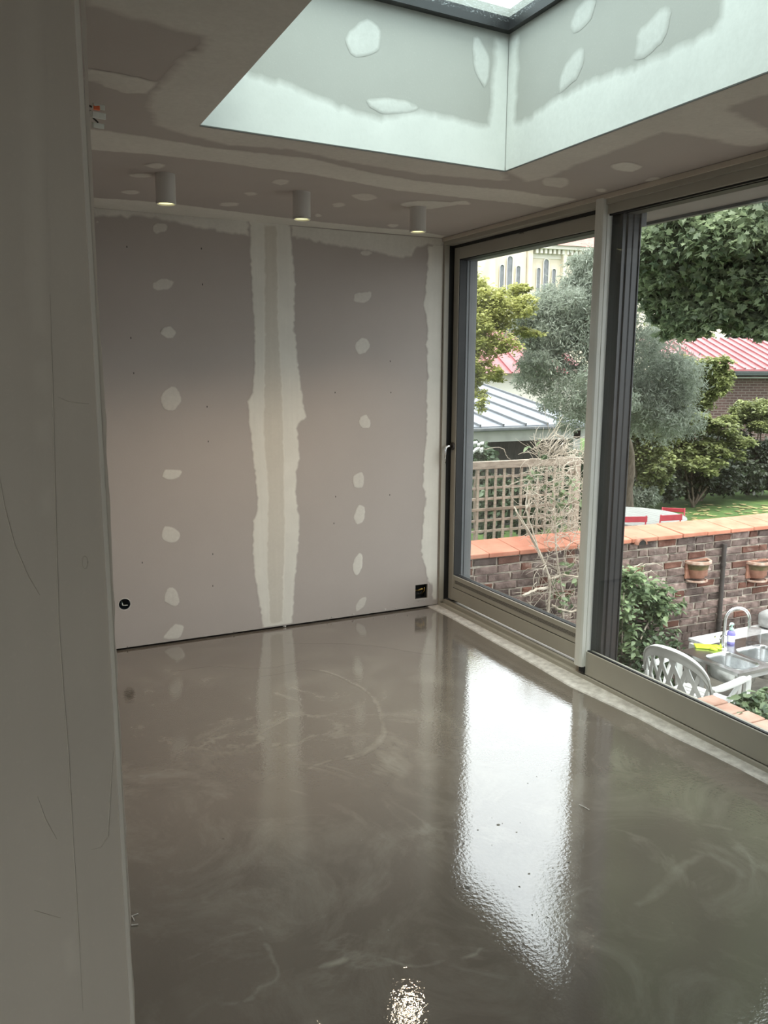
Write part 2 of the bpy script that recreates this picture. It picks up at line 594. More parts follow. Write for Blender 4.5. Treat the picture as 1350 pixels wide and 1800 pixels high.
# ------------------------------------------------------------------ joint filler pieces on the boards
def resample(poly, step):
    out = []
    n = len(poly)
    for i in range(n):
        a, b = np.array(poly[i]), np.array(poly[(i + 1) % n])
        k = max(1, int(np.linalg.norm(b - a) / step))
        for j in range(k):
            out.append(a + (b - a) * j / k)
    return np.array(out)


def smooth_poly(poly, it=1):
    for _ in range(it):
        q = []
        n = len(poly)
        for i in range(n):
            a, b = np.array(poly[i]), np.array(poly[(i + 1) % n])
            q += [a * 0.75 + b * 0.25, a * 0.25 + b * 0.75]
        poly = q
    return poly


def seg_dist(pts, poly, mask=None):
    A = poly
    B = np.roll(poly, -1, axis=0)
    if mask is not None:
        A, B = A[mask], B[mask]
    d = np.full(len(pts), 1e9)
    for a, b in zip(A, B):
        ab = b - a
        t = np.clip(((pts - a) @ ab) / (ab @ ab + 1e-12), 0, 1)
        d = np.minimum(d, np.linalg.norm(pts - (a + t[:, None] * ab), axis=1))
    return d


def inside(pts, poly):
    x, y = pts[:, 0], pts[:, 1]
    c = np.zeros(len(pts), bool)
    A, B = poly, np.roll(poly, -1, axis=0)
    for (x0, y0), (x1, y1) in zip(A, B):
        cond = ((y0 > y) != (y1 > y))
        xi = (x1 - x0) * (y - y0) / (y1 - y0 + 1e-15) + x0
        c ^= cond & (x < xi)
    return c


def skin(name, to3d, poly, m, parent, feather=0.02, strength=1.0, thick=0.0012, lift=0.0003, grid=0.03, jag=0.004, step=0.02, hard=()):
    """thin piece of filler: outline poly in plane coordinates, thicker and stronger away from its edge"""
    P = resample(poly, step)
    firm = np.zeros(len(P), bool)       # points on a corner, rim or floor line stay put and are not feathered
    for a, b in hard:
        a, b = np.array(a, float), np.array(b, float)
        tt = np.clip(((P - a) @ (b - a)) / ((b - a) @ (b - a)), 0, 1)
        firm |= np.linalg.norm(P - (a + tt[:, None] * (b - a)), axis=1) < 0.02
    P = P + RNG.normal(0, jag, P.shape) * (~firm)[:, None]
    lo, hi = P.min(0), P.max(0)
    gx, gy = np.meshgrid(np.arange(lo[0], hi[0], grid), np.arange(lo[1], hi[1], grid))
    G = np.stack([gx.ravel(), gy.ravel()], 1)
    if len(G):
        G = G + RNG.uniform(-0.2, 0.2, G.shape) * grid
        G = G[inside(G, P)]
    if len(G):
        G = G[seg_dist(G, P) > grid * 0.25]
    # a ring just inside the edge so the feather is sharp
    C = P - np.roll(P, 1, 0) + np.roll(P, -1, 0) - P
    nrm = np.stack([-C[:, 1], C[:, 0]], 1)
    nrm /= (np.linalg.norm(nrm, axis=1)[:, None] + 1e-9)
    ring = np.concatenate([P + nrm * feather * 1.02, P - nrm * feather * 1.02])
    ring = ring[inside(ring, P)]
    if len(ring):
        ring = ring[seg_dist(ring, P) > feather * 0.8]
    pts = [P] + ([G] if len(G) else []) + ([ring] if len(ring) else [])
    V = np.concatenate(pts)
    n = len(P)
    edges = [(i, (i + 1) % n) for i in range(n)]
    res = delaunay_2d_cdt([Vector(v) for v in V], edges, [list(range(n))], 1, 1e-5)
    vs = np.array([tuple(v) for v in res[0]])
    fs = [tuple(f) for f in res[2]]
    soft = ~(firm & np.roll(firm, -1))
    d = seg_dist(vs, P, soft)
    t = np.clip(d / feather, 0, 1)
    t = t * t * (3 - 2 * t)
    v3 = [to3d(u[0], u[1], lift + thick * tt) for u, tt in zip(vs, t)]
    me = bpy.data.meshes.new(name)
    me.from_pydata([tuple(map(float, q)) for q in v3], [], fs)
    me.update()
    a = me.attributes.new('fill', 'FLOAT', 'POINT')
    a.data.foreach_set('value', (t * strength).astype(np.float32))
    bm = bmesh.new()
    bm.from_mesh(me)
    bmesh.ops.recalc_face_normals(bm, faces=bm.faces)
    # make the normals look to the room side
    o3 = Vector(to3d(0, 0, 1)) - Vector(to3d(0, 0, 0))
    if sum((f.normal.dot(o3) * f.calc_area() for f in bm.faces)) < 0:
        bmesh.ops.reverse_faces(bm, faces=bm.faces)
    bm.to_mesh(me)
    bm.free()
    return obj(name, me, m, parent, smooth=True)


def blobpoly(cx, cy, w, h, rot=0.0, n=9, irr=0.22, seed=0):
    r = random.Random(seed)
    out = []
    for i in range(n):
        a = 2 * math.pi * i / n + r.uniform(-0.2, 0.2)
        k = 1 + r.uniform(-irr, irr)
        x, y = w / 2 * k * math.cos(a), h / 2 * k * math.sin(a)
        out.append((cx + x * math.cos(rot) - y * math.sin(rot), cy + x * math.sin(rot) + y * math.cos(rot)))
    return out


# ================================================================== ROOM
H = 2.5
XL, YF = -2.72, -3.85
RIM = {'bl': (-2.053, -1.78), 'br': (-0.698, -1.709), 'fr': (-0.728, -3.52), 'fl': (-2.074, -3.52)}
ZG = 3.05      # underside of the skylight glass frame

# floor: wet levelling screed with a wandering edge towards the window
edge_px = [(752, 1067), (790, 1085), (850, 1119), (900, 1147), (960, 1182), (1000, 1206), (1060, 1234), (1120, 1262), (1180, 1294),
           (1240, 1322), (1300, 1352), (1350, 1379)]
edge = [tuple(hit(x, y, 2, 0.0)[:2]) for x, y in edge_px]
edge[0] = (edge[0][0], 0.03)
edge = [(min(e[0], -0.035), e[1]) for e in edge]
edge += [(-0.075, -3.3), (-0.07, -3.7)]
fl_poly = [(-2.72, 0.03)] + edge + [(-0.07, -3.85), (-0.07, -6.6), (-5.2, -6.6), (-5.2, -3.85), (-2.72, -3.85)]
fl_b = MB()
fl_b.prism(fl_poly, -0.08, 0.0)
floor = fl_b.build('floor', M_SCREED)
tag(floor, 'wet mirror-like grey levelling screed covering the whole room floor', kind='structure')

trim = bx('trim_1', (-0.16, -3.85, -0.08), (0.02, 0.03, -0.004), M_CONC)
tag(trim, 'rough pale plaster strip between the wet screed and the window track', kind='structure')
# lumps along the strip, proud of the screed
b = MB()
for i in range(len(edge) - 1):
    (x0, y0), (x1, y1) = edge[i], edge[i + 1]
    b.add([(x0 - .004, y0, -.004), (0.012, y0, -.004), (0.012, y1, -.004), (x1 - .004, y1, -.004), (x0 + .004, y0, .006), (0.012, y0, .010), (0.012, y1, .010), (x1 + .004, y1, .006)],
          [(4, 5, 6, 7), (0, 1, 5, 4), (2, 3, 7, 6), (3, 0, 4, 7)])
b.build('plaster_edge', M_CONC, trim)

# back wall: board stops just above the floor, dark gap behind it
wall_back = MB()
# board with a square cut-out and a round socket hole
SQ = [hit(x, y, 1, 0.0) for x, y in ((730, 1029), (752, 1030), (752, 1051), (731, 1054))]
sx0, sx1 = -0.182, -0.085
sz0, sz1 = 0.068, 0.170
rc = hit(219, 1062, 1, 0.0)


def board_with_holes():
    out = [(XL - .1, 0.013), (0.0, 0.013), (0.0, H), (XL - .1, H)]
    sq = [(sx0, sz0), (sx1, sz0), (sx1, sz1), (sx0, sz1)]
    circ = [(rc[0] + .034 * math.cos(a), rc[2] + .034 * math.sin(a)) for a in np.linspace(0, 2 * math.pi, 20, endpoint=False)]
    V = out + sq + circ
    loops = [list(range(4)), list(range(4, 8)), list(range(8, 28))]
    E = []
    for L in loops:
        E += [(L[i], L[(i + 1) % len(L)]) for i in range(len(L))]
    r = delaunay_2d_cdt([Vector(v) for v in V], E, [], 0, 1e-6)
    vs = np.array([tuple(v) for v in r[0]])
    fs = []
    for f in r[2]:
        c = vs[list(f)].mean(0)[None]
        if inside(c, np.array(sq))[0] or inside(c, np.array(circ))[0]:
            continue
        fs.append(tuple(f))
    b_ = MB()
    b_.add([(v[0], 0.0, v[1]) for v in vs], fs)
    n = len(vs)
    b_.add([(v[0], 0.013, v[1]) for v in vs], [f[::-1] for f in fs])
    for L in ([(v[0], v[1]) for v in sq], circ, out):
        k = len(L)
        b_.add([(p[0], 0, p[1]) for p in L] + [(p[0], 0.013, p[1]) for p in L], [(i, (i + 1) % k, k + (i + 1) % k, k + i) for i in range(k)])
    return b_


wb = board_with_holes().build('wall_back', M_BOARD)
tag(wb, 'unpainted pinkish grey plasterboard wall with white filled joints behind the screed', kind='structure')
bx('wall_core', (XL - .1, 0.06, -0.1), (0.0, 0.28, 3.2), M_DARK, wb)  # core coloured near-black to put shade into the gap under the board
bx('wall_outer_face', (-3.0, 0.28, -1.4), (0.2, 0.32, 3.3), M_SOFFIT, wb)
bx('wall_end', (0.0, 0.005, -0.1), (0.2, 0.32, 3.3), M_SOFFIT, wb)


def w_back(u, v, t):
    return (u, -t, v)


def pxback(pts):
    return [(lambda h: (h[0], h[2]))(hit(x, y, 1, 0.0)) for x, y in pts]


seam_l = [(438, 389), (440, 453), (443, 544), (446, 572), (446, 656), (443, 690), (434, 705), (436, 727), (443, 800), (446, 822), (451, 869), (451, 897),
          (444, 916), (443, 962), (448, 1024), (457, 1071), (460, 1103)]
seam_r = [(515, 1095), (518, 1040), (523, 984), (527, 934), (527, 909), (521, 869), (522, 828), (528, 807), (524, 779), (527, 796), (522, 752), (526, 746), (540, 733),
          (534, 708), (527, 656), (518, 572), (520, 500), (518, 469), (511, 396)]
seam_r = [q for q in seam_r if q != (524, 779)]
skin('joint_band', w_back, pxback(seam_l + seam_r), M_BOARD, wb, feather=0.012, jag=0.003, step=0.018, grid=0.05, hard=[((-3, H), (0, H)), ((0, 0), (0, H)), ((-3, .013), (0, .013))])
# tan tape strip down the middle of the joint
M_TAPE = board_mat('taped_joint', FILLER, (0.56, 0.515, 0.445))
skin('tape_strip', w_back, pxback([(463, 395), (464, 600), (462, 760), (470, 870), (468, 1000), (474, 1098), (498, 1095), (500, 1000), (502, 930), (500, 800), (497, 700), (490, 560), (488, 396)]), M_TAPE, wb, feather=.012, strength=.9, jag=.002, lift=.0018, thick=.0003, grid=.05)
top_l = [(160, 362), (300, 376), (438, 389), (438, 417), (400, 411), (345, 401), (300, 391), (245, 381), (164, 383)]
skin('top_joint_band', w_back, pxback(top_l), M_BOARD, wb, feather=0.015, strength=0.85, grid=0.05, hard=[((-3, H), (0, H)), ((0, 0), (0, H)), ((-3, .013), (0, .013))])
top_r = [(510, 397), (640, 409), (780, 420), (779, 436), (752, 432), (733, 437), (724, 452), (700, 457), (678, 449), (656, 442), (620, 438), (567, 429), (511, 418)]
skin('top_joint_band', w_back, pxback(top_r), M_BOARD, wb, feather=0.015, strength=0.8, grid=0.05, hard=[((-3, H), (0, H)), ((0, 0), (0, H)), ((-3, .013), (0, .013))])
right_band = [(752, 430), (748, 493), (745, 538), (751, 578), (748, 627), (752, 658), (748, 693), (749, 762), (744, 807), (743, 856), (749, 876), (744, 900), (741, 940),
              (740, 980), (747, 998), (751, 1022), (759, 1030), (760, 1056), (767, 1056), (773, 740), (779, 428)]
skin('corner_joint_band', w_back, pxback(right_band), M_BOARD, wb, feather=0.012, strength=1.0, grid=0.05, lift=0.0006, hard=[((-3, H), (0, H)), ((0, 0), (0, H)), ((-3, .013), (0, .013))])
dabs = [(280, 401, 30, 21, 0), (286, 501, 44, 22, 0), (295, 583, 29, 22, 0), (301, 701, 36, 44, 0), (302, 834, 41, 21, 0), (299, 941, 33, 35, 0), (302, 1049, 29, 40, 0),
        (307, 1111, 42, 26, -0.6), (637, 522, 34, 23, -.2), (637, 609, 27, 29, 0), (640, 742, 24, 28, 0), (630, 844, 20, 33, 0), (633, 905, 21, 41, 0), (628, 992, 20, 38, .1),
        (633, 1062, 15, 30, .5), (644, 445, 26, 10, 0), (170, 390, 9, 5, 0), (534, 849, 9, 3, 0)]
for i, (cx, cy, w, h, r) in enumerate(dabs):
    skin('filler_dab', w_back, smooth_poly(pxback(blobpoly(cx, cy, w, h, r, seed=i + 3))), M_BOARD, wb, feather=0.007, strength=0.55 + 0.3 * random.random(), jag=0.0012, step=0.012, grid=0.02)
# tiny scuffs and screw dents
b = MB()
for x, y in [(354, 437), (356, 500), (364, 715), (366, 776), (374, 974), (374, 1030), (230, 594), (223, 434), (226, 375), (250, 989), (686, 635), (687, 690), (685, 870), (587, 920), (589, 690),
             (590, 873), (235, 656), (224, 1138), (411, 1112)]:
    h_ = hit(x, y, 1, 0.0)
    b.box((h_[0] - .0025, -0.0008, h_[2] - .005), (h_[0] + .0025, 0.0005, h_[2] + .005))
o = b.build('screw_dents', M_PIPE, wb)
o['kind'] = 'stuff'
# crumbs of plaster along the bottom edge
b = MB()
for x, y in [(575, 1088), (583, 1085), (620, 1080), (656, 1074), (676, 1071), (695, 1069), (716, 1063), (735, 1057), (745, 1055), (500, 1101)]:
    h_ = hit(x, y, 1, 0.0)
    s = random.uniform(.004, .009)
    b.add([(h_[0] - s * 1.5, 0, h_[2]), (h_[0] + s, -.003, h_[2] - s * .6), (h_[0] + s * 1.6, 0, h_[2] + s * .3), (h_[0], -.006, h_[2] + s)], [(0, 1, 3), (1, 2, 3), (0, 3, 2), (0, 2, 1)])
o = b.build('plaster_crumbs', M_CONC, wb)
o['kind'] = 'stuff'

# left wall of the extension and the partition face beside the camera
wl = bx('wall_left', (XL - .12, YF + .15, -0.05), (XL, 0.05, H), M_BOARD)
tag(wl, 'plasterboard side wall of the extension, hidden behind the near partition', kind='structure')
bp = MB().box((-5.2, YF, -0.05), (-2.708, YF + .15, H))
wp = bp.build('wall_front', M_SKIM)
tag(wp, 'skim-coated partition close to the camera with a bright corner bead', kind='structure')
bx('corner_bead', (-2.712, YF - .0025, 0), (-2.7065, YF + .004, H), mat('pale_corner_bead', (0.56, 0.51, 0.43), (0.62, 0.57, 0.48), rough=.6), wp, bevel=.001)


def w_front(u, v, t):
    return (u, YF - t, v)


def pxfront(pts):
    return [(lambda h: (h[0], h[2]))(hit(x, y, 1, YF)) for x, y in pts]


skin('skim_band', w_front, pxfront([(22, -60), (75, -60), (88, 500), (97, 880), (105, 1120), (128, 1470), (150, 1860), (118, 1860), (98, 1460), (78, 1100), (58, 760), (42, 420)]), M_SKIM, wp,
     feather=0.012, strength=0.6, thick=0.0006, grid=.05, jag=.001)
skin('skim_band', w_front, pxfront([(146, -60), (139, -60), (160, 420), (184, 860), (196, 1120), (215, 1480), (231, 1860), (242, 1860), (222, 1480), (203, 1120), (192, 860), (168, 420)]), M_SKIM, wp,
     feather=0.005, strength=0.7, thick=0.0006, grid=.05, jag=.0006)
ridges = [[(88, 517), (93, 700), (97, 867), (103, 1081), (105, 1119), (112, 1220), (121, 1330), (128, 1470), (136, 1600), (146, 1777)], [(0, 838), (8, 890), (25, 955), (48, 1010), (70, 1046)],
          [(102, 698), (120, 706), (157, 710)], [(200, 1320), (196, 1360), (190, 1470), (176, 1490), (160, 1494)], [(60, 1600), (85, 1608), (112, 1615)], [(66, 1400), (80, 1440), (100, 1475)]]
for r in ridges:
    pts = [hit(x, y, 1, YF) for x, y in r]
    quick('trowel_ridge', lambda b_: b_.tube(pts, [.0002] + [.0009] * (len(pts) - 2) + [.0002], 6), M_SKIM, wp, smooth=True)
dim = [hit(149 + 5.0 * math.cos(a), 989 + 11 * math.sin(a), 1, YF) for a in np.linspace(0, 2 * math.pi, 17)]
quick('oval_bubble', lambda b_: b_.tube(dim, .0008, 6), M_SKIM, wp, smooth=True)

RWX0, RWX1, RWZ0, RWZ1 = -5.0, -2.7, 0.45, 2.2       # unseen window opening added behind the camera to light the partition
rw = MB().box((-5.3, -6.7, 0), (RWX0, -6.6, H)).box((RWX1, -6.7, 0), (0.2, -6.6, H)).box((RWX0, -6.7, 0), (RWX1, -6.6, RWZ0)).box((RWX0, -6.7, RWZ1), (RWX1, -6.6, H)).build('wall_rear', M_SKIM)
tag(rw, 'plain wall of the house behind the camera with an added window opening', kind='structure')
w3 = empty('added_window', ((RWX0 + RWX1) / 2, -6.65, RWZ0), label='unseen window added behind the camera to light the partition', kind='structure')
hw3, hh3 = (RWX1 - RWX0) / 2, RWZ1 - RWZ0
for a_, c_ in (((-hw3, -.03, 0), (-hw3 + .05, .03, hh3)), ((hw3 - .05, -.03, 0), (hw3, .03, hh3)), ((-hw3, -.03, 0), (hw3, .03, .05)), ((-hw3, -.03, hh3 - .05), (hw3, .03, hh3)), ((-.03, -.03, 0), (.03, .03, hh3))):
    bx('window_frame', a_, c_, M_FRAMELT, w3)
bx('glass_pane', (-hw3 + .05, -.004, .05), (hw3 - .05, .004, hh3 - .05), M_GLASS, w3)
for nm, a_, c_, lab in ((
                       'wall_house_left', (-5.3, -6.6, 0), (-5.2, YF + .15, H), 'plain wall of the house to the left of the camera'),):
    tag(bx(nm, a_, c_, M_SKIM), lab, kind='structure')

# ceiling: slab pieces around the skylight opening
cb = MB()
R = RIM
zc0, zc1 = H, H + .02
outer = {'bl': (-5.2, 0.05), 'br': (0.16, 0.05), 'fr': (0.16, -6.6), 'fl': (-5.2, -6.6)}
for a, c in (('bl', 'br'), ('br', 'fr'), ('fr', 'fl'), ('fl', 'bl')):
    cb.prism([outer[a], outer[c], R[c], R[a]], zc0, zc1)
ceiling = cb.build('ceiling', M_BOARD)
tag(ceiling, 'grey plasterboard ceiling with filled joints around the skylight opening', kind='structure')
bx('roof_deck', (-5.2, -1.45, 2.75), (0.3, 0.3, 3.0), M_SOFFIT, ceiling)
bx('roof_deck', (-5.2, -6.6, 2.75), (-2.3, -1.45, 3.0), M_SOFFIT, ceiling)
bx('roof_deck', (-0.45, -6.6, 2.75), (0.3, -1.45, 3.0), M_SOFFIT, ceiling)
bx('roof_deck', (-2.3, -6.6, 2.75), (-0.45, -3.75, 3.0), M_SOFFIT, ceiling)


def w_ceil(u, v, t):
    return (u, v, H - t)


def pxceil(pts):
    return [tuple(hit(x, y, 2, H)[:2]) for x, y in pts]


cj = [(150, 346), (230, 351), (300, 357), (450, 376), (560, 389), (656, 399), (722, 404), (782, 414), (779, 419), (640, 407), (500, 395), (330, 379), (150, 363)]
skin('wall_joint_band', w_ceil, pxceil(cj), M_BOARD, ceiling, feather=0.015, strength=0.9, grid=0.05, hard=[((-3, 0), (0, 0))])
tape = [(140, 222), (283, 243), (367, 258), (450, 267), (548, 278), (650, 302), (733, 317), (850, 329), (900, 333), (960, 343), (1020, 349), (961, 366), (900, 357), (850, 352), (760, 342), (696, 335), (548, 307),
        (450, 295), (383, 285), (267, 272), (140, 262)]
skin('ceiling_joint_band', w_ceil, pxceil(tape), M_BOARD, ceiling, feather=0.018, strength=0.7, grid=0.05)
rim_px = [(255, 187), (260, 160), (283, 137), (313, 103), (350, 80), (350, 63), (320, 58), (300, 52), (247, 37), (167, 15), (153, 37), (146, 0)]
rim_w = pxceil(rim_px) + [(-2.62, -2.95), (-2.62, -3.7), (-2.09, -3.7), R['fl'], R['bl'], R['br']]
rim_w += pxceil([(900, 319), (860, 317), (733, 306), (622, 288), (511, 264), (420, 257), (383, 254), (333, 240), (267, 221)])
# keep the outline simple: it runs down the left rim and along the back rim
skin('skylight_rim_band', w_ceil, rim_w, M_BOARD, ceiling, feather=0.03, strength=0.62, grid=0.05, jag=0.006, lift=0.0005,
     hard=[(R['fl'], R['bl']), (R['bl'], R['br'])])
skin('ceiling_patch', w_ceil, pxceil([(148, 119), (200, 128), (280, 143), (260, 165), (213, 163), (185, 152), (163, 143), (147, 146)]), M_BOARD, ceiling, feather=0.012, strength=0.6, lift=0.0008)
rimr = [R['br']] + pxceil([(924, 322), (980, 308), (1035, 283), (1109, 256), (1165, 233), (1220, 240), (1294, 257), (1350, 262)]) + [(-.08, -2.5), (-.08, -2.62)] + pxceil([(1345, 220), (1300, 196), (1285, 188), (1350, 168)]) + [(-.3, -3.3), R['fr']]
skin('skylight_rim_band', w_ceil, rimr, M_BOARD, ceiling, feather=0.03, strength=0.62, grid=0.05, jag=0.005, lift=0.0005, hard=[(R['br'], R['fr'])])
for i, (cx, cy, w, h) in enumerate([(273, 291, 45, 10), (247, 308, 42, 9), (230, 337, 44, 10), (440, 340, 26, 8), (405, 359, 40, 8), (493, 319, 30, 12), (641, 346, 50, 13), (594, 360, 28, 10),
                                    (811, 356, 40, 9), (750, 360, 104, 15), (559, 378, 16, 7), (1102, 293, 62, 18), (1150, 315, 34, 9), (978, 320, 56, 20), (1056, 334, 24, 7), (690, 396, 26, 7)]):
    skin('filler_dab', w_ceil, smooth_poly(pxceil(blobpoly(cx, cy, w, h, 0, seed=50 + i))), M_BOARD, ceiling, feather=0.014, strength=0.55 + 0.25 * random.random(), jag=0.002, step=0.02, grid=0.03, lift=0.0007)

# skylight shaft
def shaft_wall(name, a, c, label):
    d = np.array([c[0] - a[0], c[1] - a[1], 0.0])
    nrm = np.array([d[1], -d[0], 0]) / np.linalg.norm(d)       # points out of the opening or into it
    mid = np.array([(a[0] + c[0]) / 2, (a[1] + c[1]) / 2, 0])
    cen = np.array([-1.39, -2.63, 0])
    if nrm @ (cen - mid) > 0:
        nrm = -nrm
    A, C = np.array([*a, H]), np.array([*c, H])
    T = np.array([0, 0, ZG + .1 - H])
    vs = [A, C, C + T, A + T] + [q + nrm * .02 for q in (A, C, C + T, A + T)]
    o = MB().add(vs, [(0, 1, 2, 3), (7, 6, 5, 4), (0, 4, 5, 1), (1, 5, 6, 2), (2, 6, 7, 3), (3, 7, 4, 0)]).build(name, M_SHAFTB)
    return tag(o, label, kind='structure')


sb = shaft_wall('wall_shaft_back', R['bl'], R['br'], 'far face of the skylight shaft, grey-green board with white filler below')
sr = shaft_wall('wall_shaft_right', R['br'], R['fr'], 'window-side face of the skylight shaft with slanted filler dabs')
shaft_wall('wall_shaft_left', R['fl'], R['bl'], 'left face of the skylight shaft, seen edge-on')
shaft_wall('wall_shaft_front', R['fr'], R['fl'], 'near face of the skylight shaft above the frame of view')


def on_quad(a, c):
    a, c = np.array([*a, H]), np.array([*c, H])
    d = (c - a) / np.linalg.norm(c - a)
    n = np.array([d[1], -d[0], 0])
    cen = np.array([-1.39, -2.63, H])
    if n @ (cen - a) < 0:
        n = -n

    def to3d(u, v, t):
        return a + d * u + np.array([0, 0, v]) + n * t

    def px(pts):
        out = []
        for x, y in pts:
            r = ray(x, y)
            t = ((a - CAM) @ n) / (r @ n)
            q = CAM + r * t
            out.append(((q - a) @ d, q[2] - H))
        return out
    return to3d, px


t3, pxs = on_quad(R['bl'], R['br'])
Lb = math.dist(R['bl'], R['br'])
skin('joint_band', t3, [(0.0, .004), (Lb - .004, .004), (Lb - .004, .54)] + pxs([(865, 63), (863, 111), (859, 185), (855, 217), (833, 213), (789, 202), (733, 191), (704, 194), (667, 204), (630, 193),
     (596, 181), (567, 167), (530, 152), (493, 139), (441, 126)]) + [(0.0, 0.30)], M_SHAFTB, sb, feather=0.03, strength=1.0, grid=0.04, jag=0.004, hard=[((0, 0), (Lb, 0)), ((Lb, 0), (Lb, .6)), ((0, 0), (0, .6))])
for i, (cx, cy, w, h, r) in enumerate([(639, 67, 76, 66, 0), (847, 108, 34, 84, -.15), (690, 187, 90, 26, .1)]):
    skin('filler_dab', t3, smooth_poly(pxs(blobpoly(cx, cy, w, h, r, seed=90 + i))), M_SHAFTB, sb, feather=0.012, strength=0.7, jag=0.002, step=0.02, lift=.0006)
t3, pxs = on_quad(R['br'], R['fr'])
skin('joint_band', t3, [(0.004, .004), (0.004, .54)] + pxs([(915, 56), (914, 111), (911, 167), (911, 207), (930, 204), (972, 170), (1035, 139), (1091, 119), (1117, 111), (1165, 89), (1220, 63), (1250, 46), (1261, 33), (1263, 0)]) +
     [(1.25, .45), (1.5, .45), (1.78, .42), (1.78, .004)], M_SHAFTB, sr, feather=0.03, strength=0.9, grid=0.04, jag=0.004, hard=[((0, 0), (1.85, 0)), ((0, 0), (0, .6))])
for i, (cx, cy, w, h, r) in enumerate([(1022, 28, 34, 80, .55), (1003, 124, 32, 92, .5), (1147, 56, 42, 120, .6)]):
    skin('filler_dab', t3, smooth_poly(pxs(blobpoly(cx, cy, w, h, r, seed=95 + i))), M_SHAFTB, sr, feather=0.02, strength=0.6, jag=0.003, step=0.02, lift=.0006)

# skylight: window_2
w2 = empty('window_2', (-1.39, -2.6, ZG), label='skylight glazing with dark frame on top of the shaft', kind='structure')
w2i = Matrix.Translation((1.39, 2.6, -ZG))


def loc2(v):
    return (v[0] + 1.39, v[1] + 2.6, v[2] - ZG)


corners = [R['bl'], R['br'], R['fr'], R['fl']]
cen2 = np.array([-1.39, -2.63])
for i in range(4):
    a, c = np.array(corners[i]), np.array(corners[(i + 1) % 4])
    ai, ci = a + (cen2 - a) / np.linalg.norm(cen2 - a) * .045, c + (cen2 - c) / np.linalg.norm(cen2 - c) * .045
    ao, co = a - (cen2 - a) * .04, c - (cen2 - c) * .04
    b = MB()
    vs = [(*q, z) for z in (ZG, ZG + .05) for q in (ao, co, ci, ai)]
    b.add([loc2(v) for v in vs], [(0, 3, 2, 1), (4, 5, 6, 7), (0, 1, 5, 4), (1, 2, 6, 5), (2, 3, 7, 6), (3, 0, 4, 7)])
    b.build('skylight_frame', M_ANTH, w2)
gb = MB()
gb.add([loc2((*q, z)) for z in (ZG + .03, ZG + .05) for q in corners], [(0, 3, 2, 1), (4, 5, 6, 7), (0, 1, 5, 4), (1, 2, 6, 5), (2, 3, 7, 6), (3, 0, 4, 7)])
gb.build('skylight_pane', M_SKYGLASS, w2)

# ================================================================== sliding window (window_1)
W1 = empty('window_1', (0, -1.8, 0), label='two-leaf sliding patio window with beige frame and black gaskets', kind='structure')


def wbx(name, a, c, m, bevel=0.0, parent=None):
    off = (0, 1.8, 0)
    return bx(name, tuple(p + q for p, q in zip(a, off)), tuple(p + q for p, q in zip(c, off)), m, parent or W1, bevel=bevel)


YE = -3.72
wbx('head_frame', (0.0, YE, 2.452), (0.20, 0.0, 2.498), M_FRAME, .002)
wbx('ceiling_bead', (-0.012, YE, 2.476), (0.0, 0.0, 2.499), M_SKIM, .002)
wbx('jamb', (0.0, -0.018, 0.03), (0.036, 0.004, 2.452), M_FRAME, .002)
wbx('jamb_recess', (0.036, -0.014, 0.05), (0.08, 0.004, 2.452), M_RUBBER)
wbx('sill_lip', (0.0, YE, -0.02), (0.012, 0.0, 0.030), M_FRAME, .002)
wbx('sill_track', (0.012, YE, -0.02), (0.036, 0.0, 0.022), M_FRAME)
wbx('sill_track', (0.036, -1.50, -0.02), (0.06, 0.0, 0.046), M_FRAME, .002)
wbx('sill_groove', (0.06, YE, -0.02), (0.075, 0.0, 0.040), M_RUBBER)
wbx('sill_base', (0.075, YE, -0.1), (0.30, 0.0, 0.030), M_FRAME)
# left leaf on the inner track
wbx('stile', (0.072, -0.078, 0.052), (0.13, -0.018, 2.445), M_FRAME, .003)
wbx('bottom_rail', (0.072, -1.60, 0.056), (0.13, -0.078, 0.142), M_FRAME, .003)
wbx('rail_groove', (0.078, -1.60, 0.140), (0.13, -0.078, 0.148), M_RUBBER)
wbx('bottom_rail_cap', (0.074, -1.60, 0.147), (0.13, -0.078, 0.232), M_FRAME, .003)
wbx('vent_strip', (0.0725, -1.56, 0.180), (0.076, -0.105, 0.203), M_VENT)
wbx('top_gap', (0.06, -1.6, 2.436), (0.10, -0.018, 2.453), M_RUBBER)
wbx('top_rail', (0.072, -1.60, 2.362), (0.13, -0.078, 2.437), M_FRAME, .003)
wbx('gasket', (0.085, -1.60, 0.232), (0.118, -0.08, 0.236), M_RUBBER)
wbx('gasket', (0.078, -0.083, 0.236), (0.13, -0.078, 2.362), M_RUBBER)
wbx('gasket', (0.078, -1.60, 2.357), (0.13, -0.08, 2.363), M_RUBBER)
wbx('glass_pane', (0.120, -1.60, 0.233), (0.128, -0.08, 2.36), M_GLASS)
wbx('outer_jamb', (0.132, -0.086, 0.03), (0.212, 0.0, 2.452), M_EXTGREY, .002)
wbx('outer_jamb_line', (0.150, -0.088, 0.03), (0.154, -0.08, 2.40), M_RUBBER)
wbx('outer_head', (0.132, -1.62, 2.355), (0.212, -0.086, 2.452), M_EXTGREY, .002)
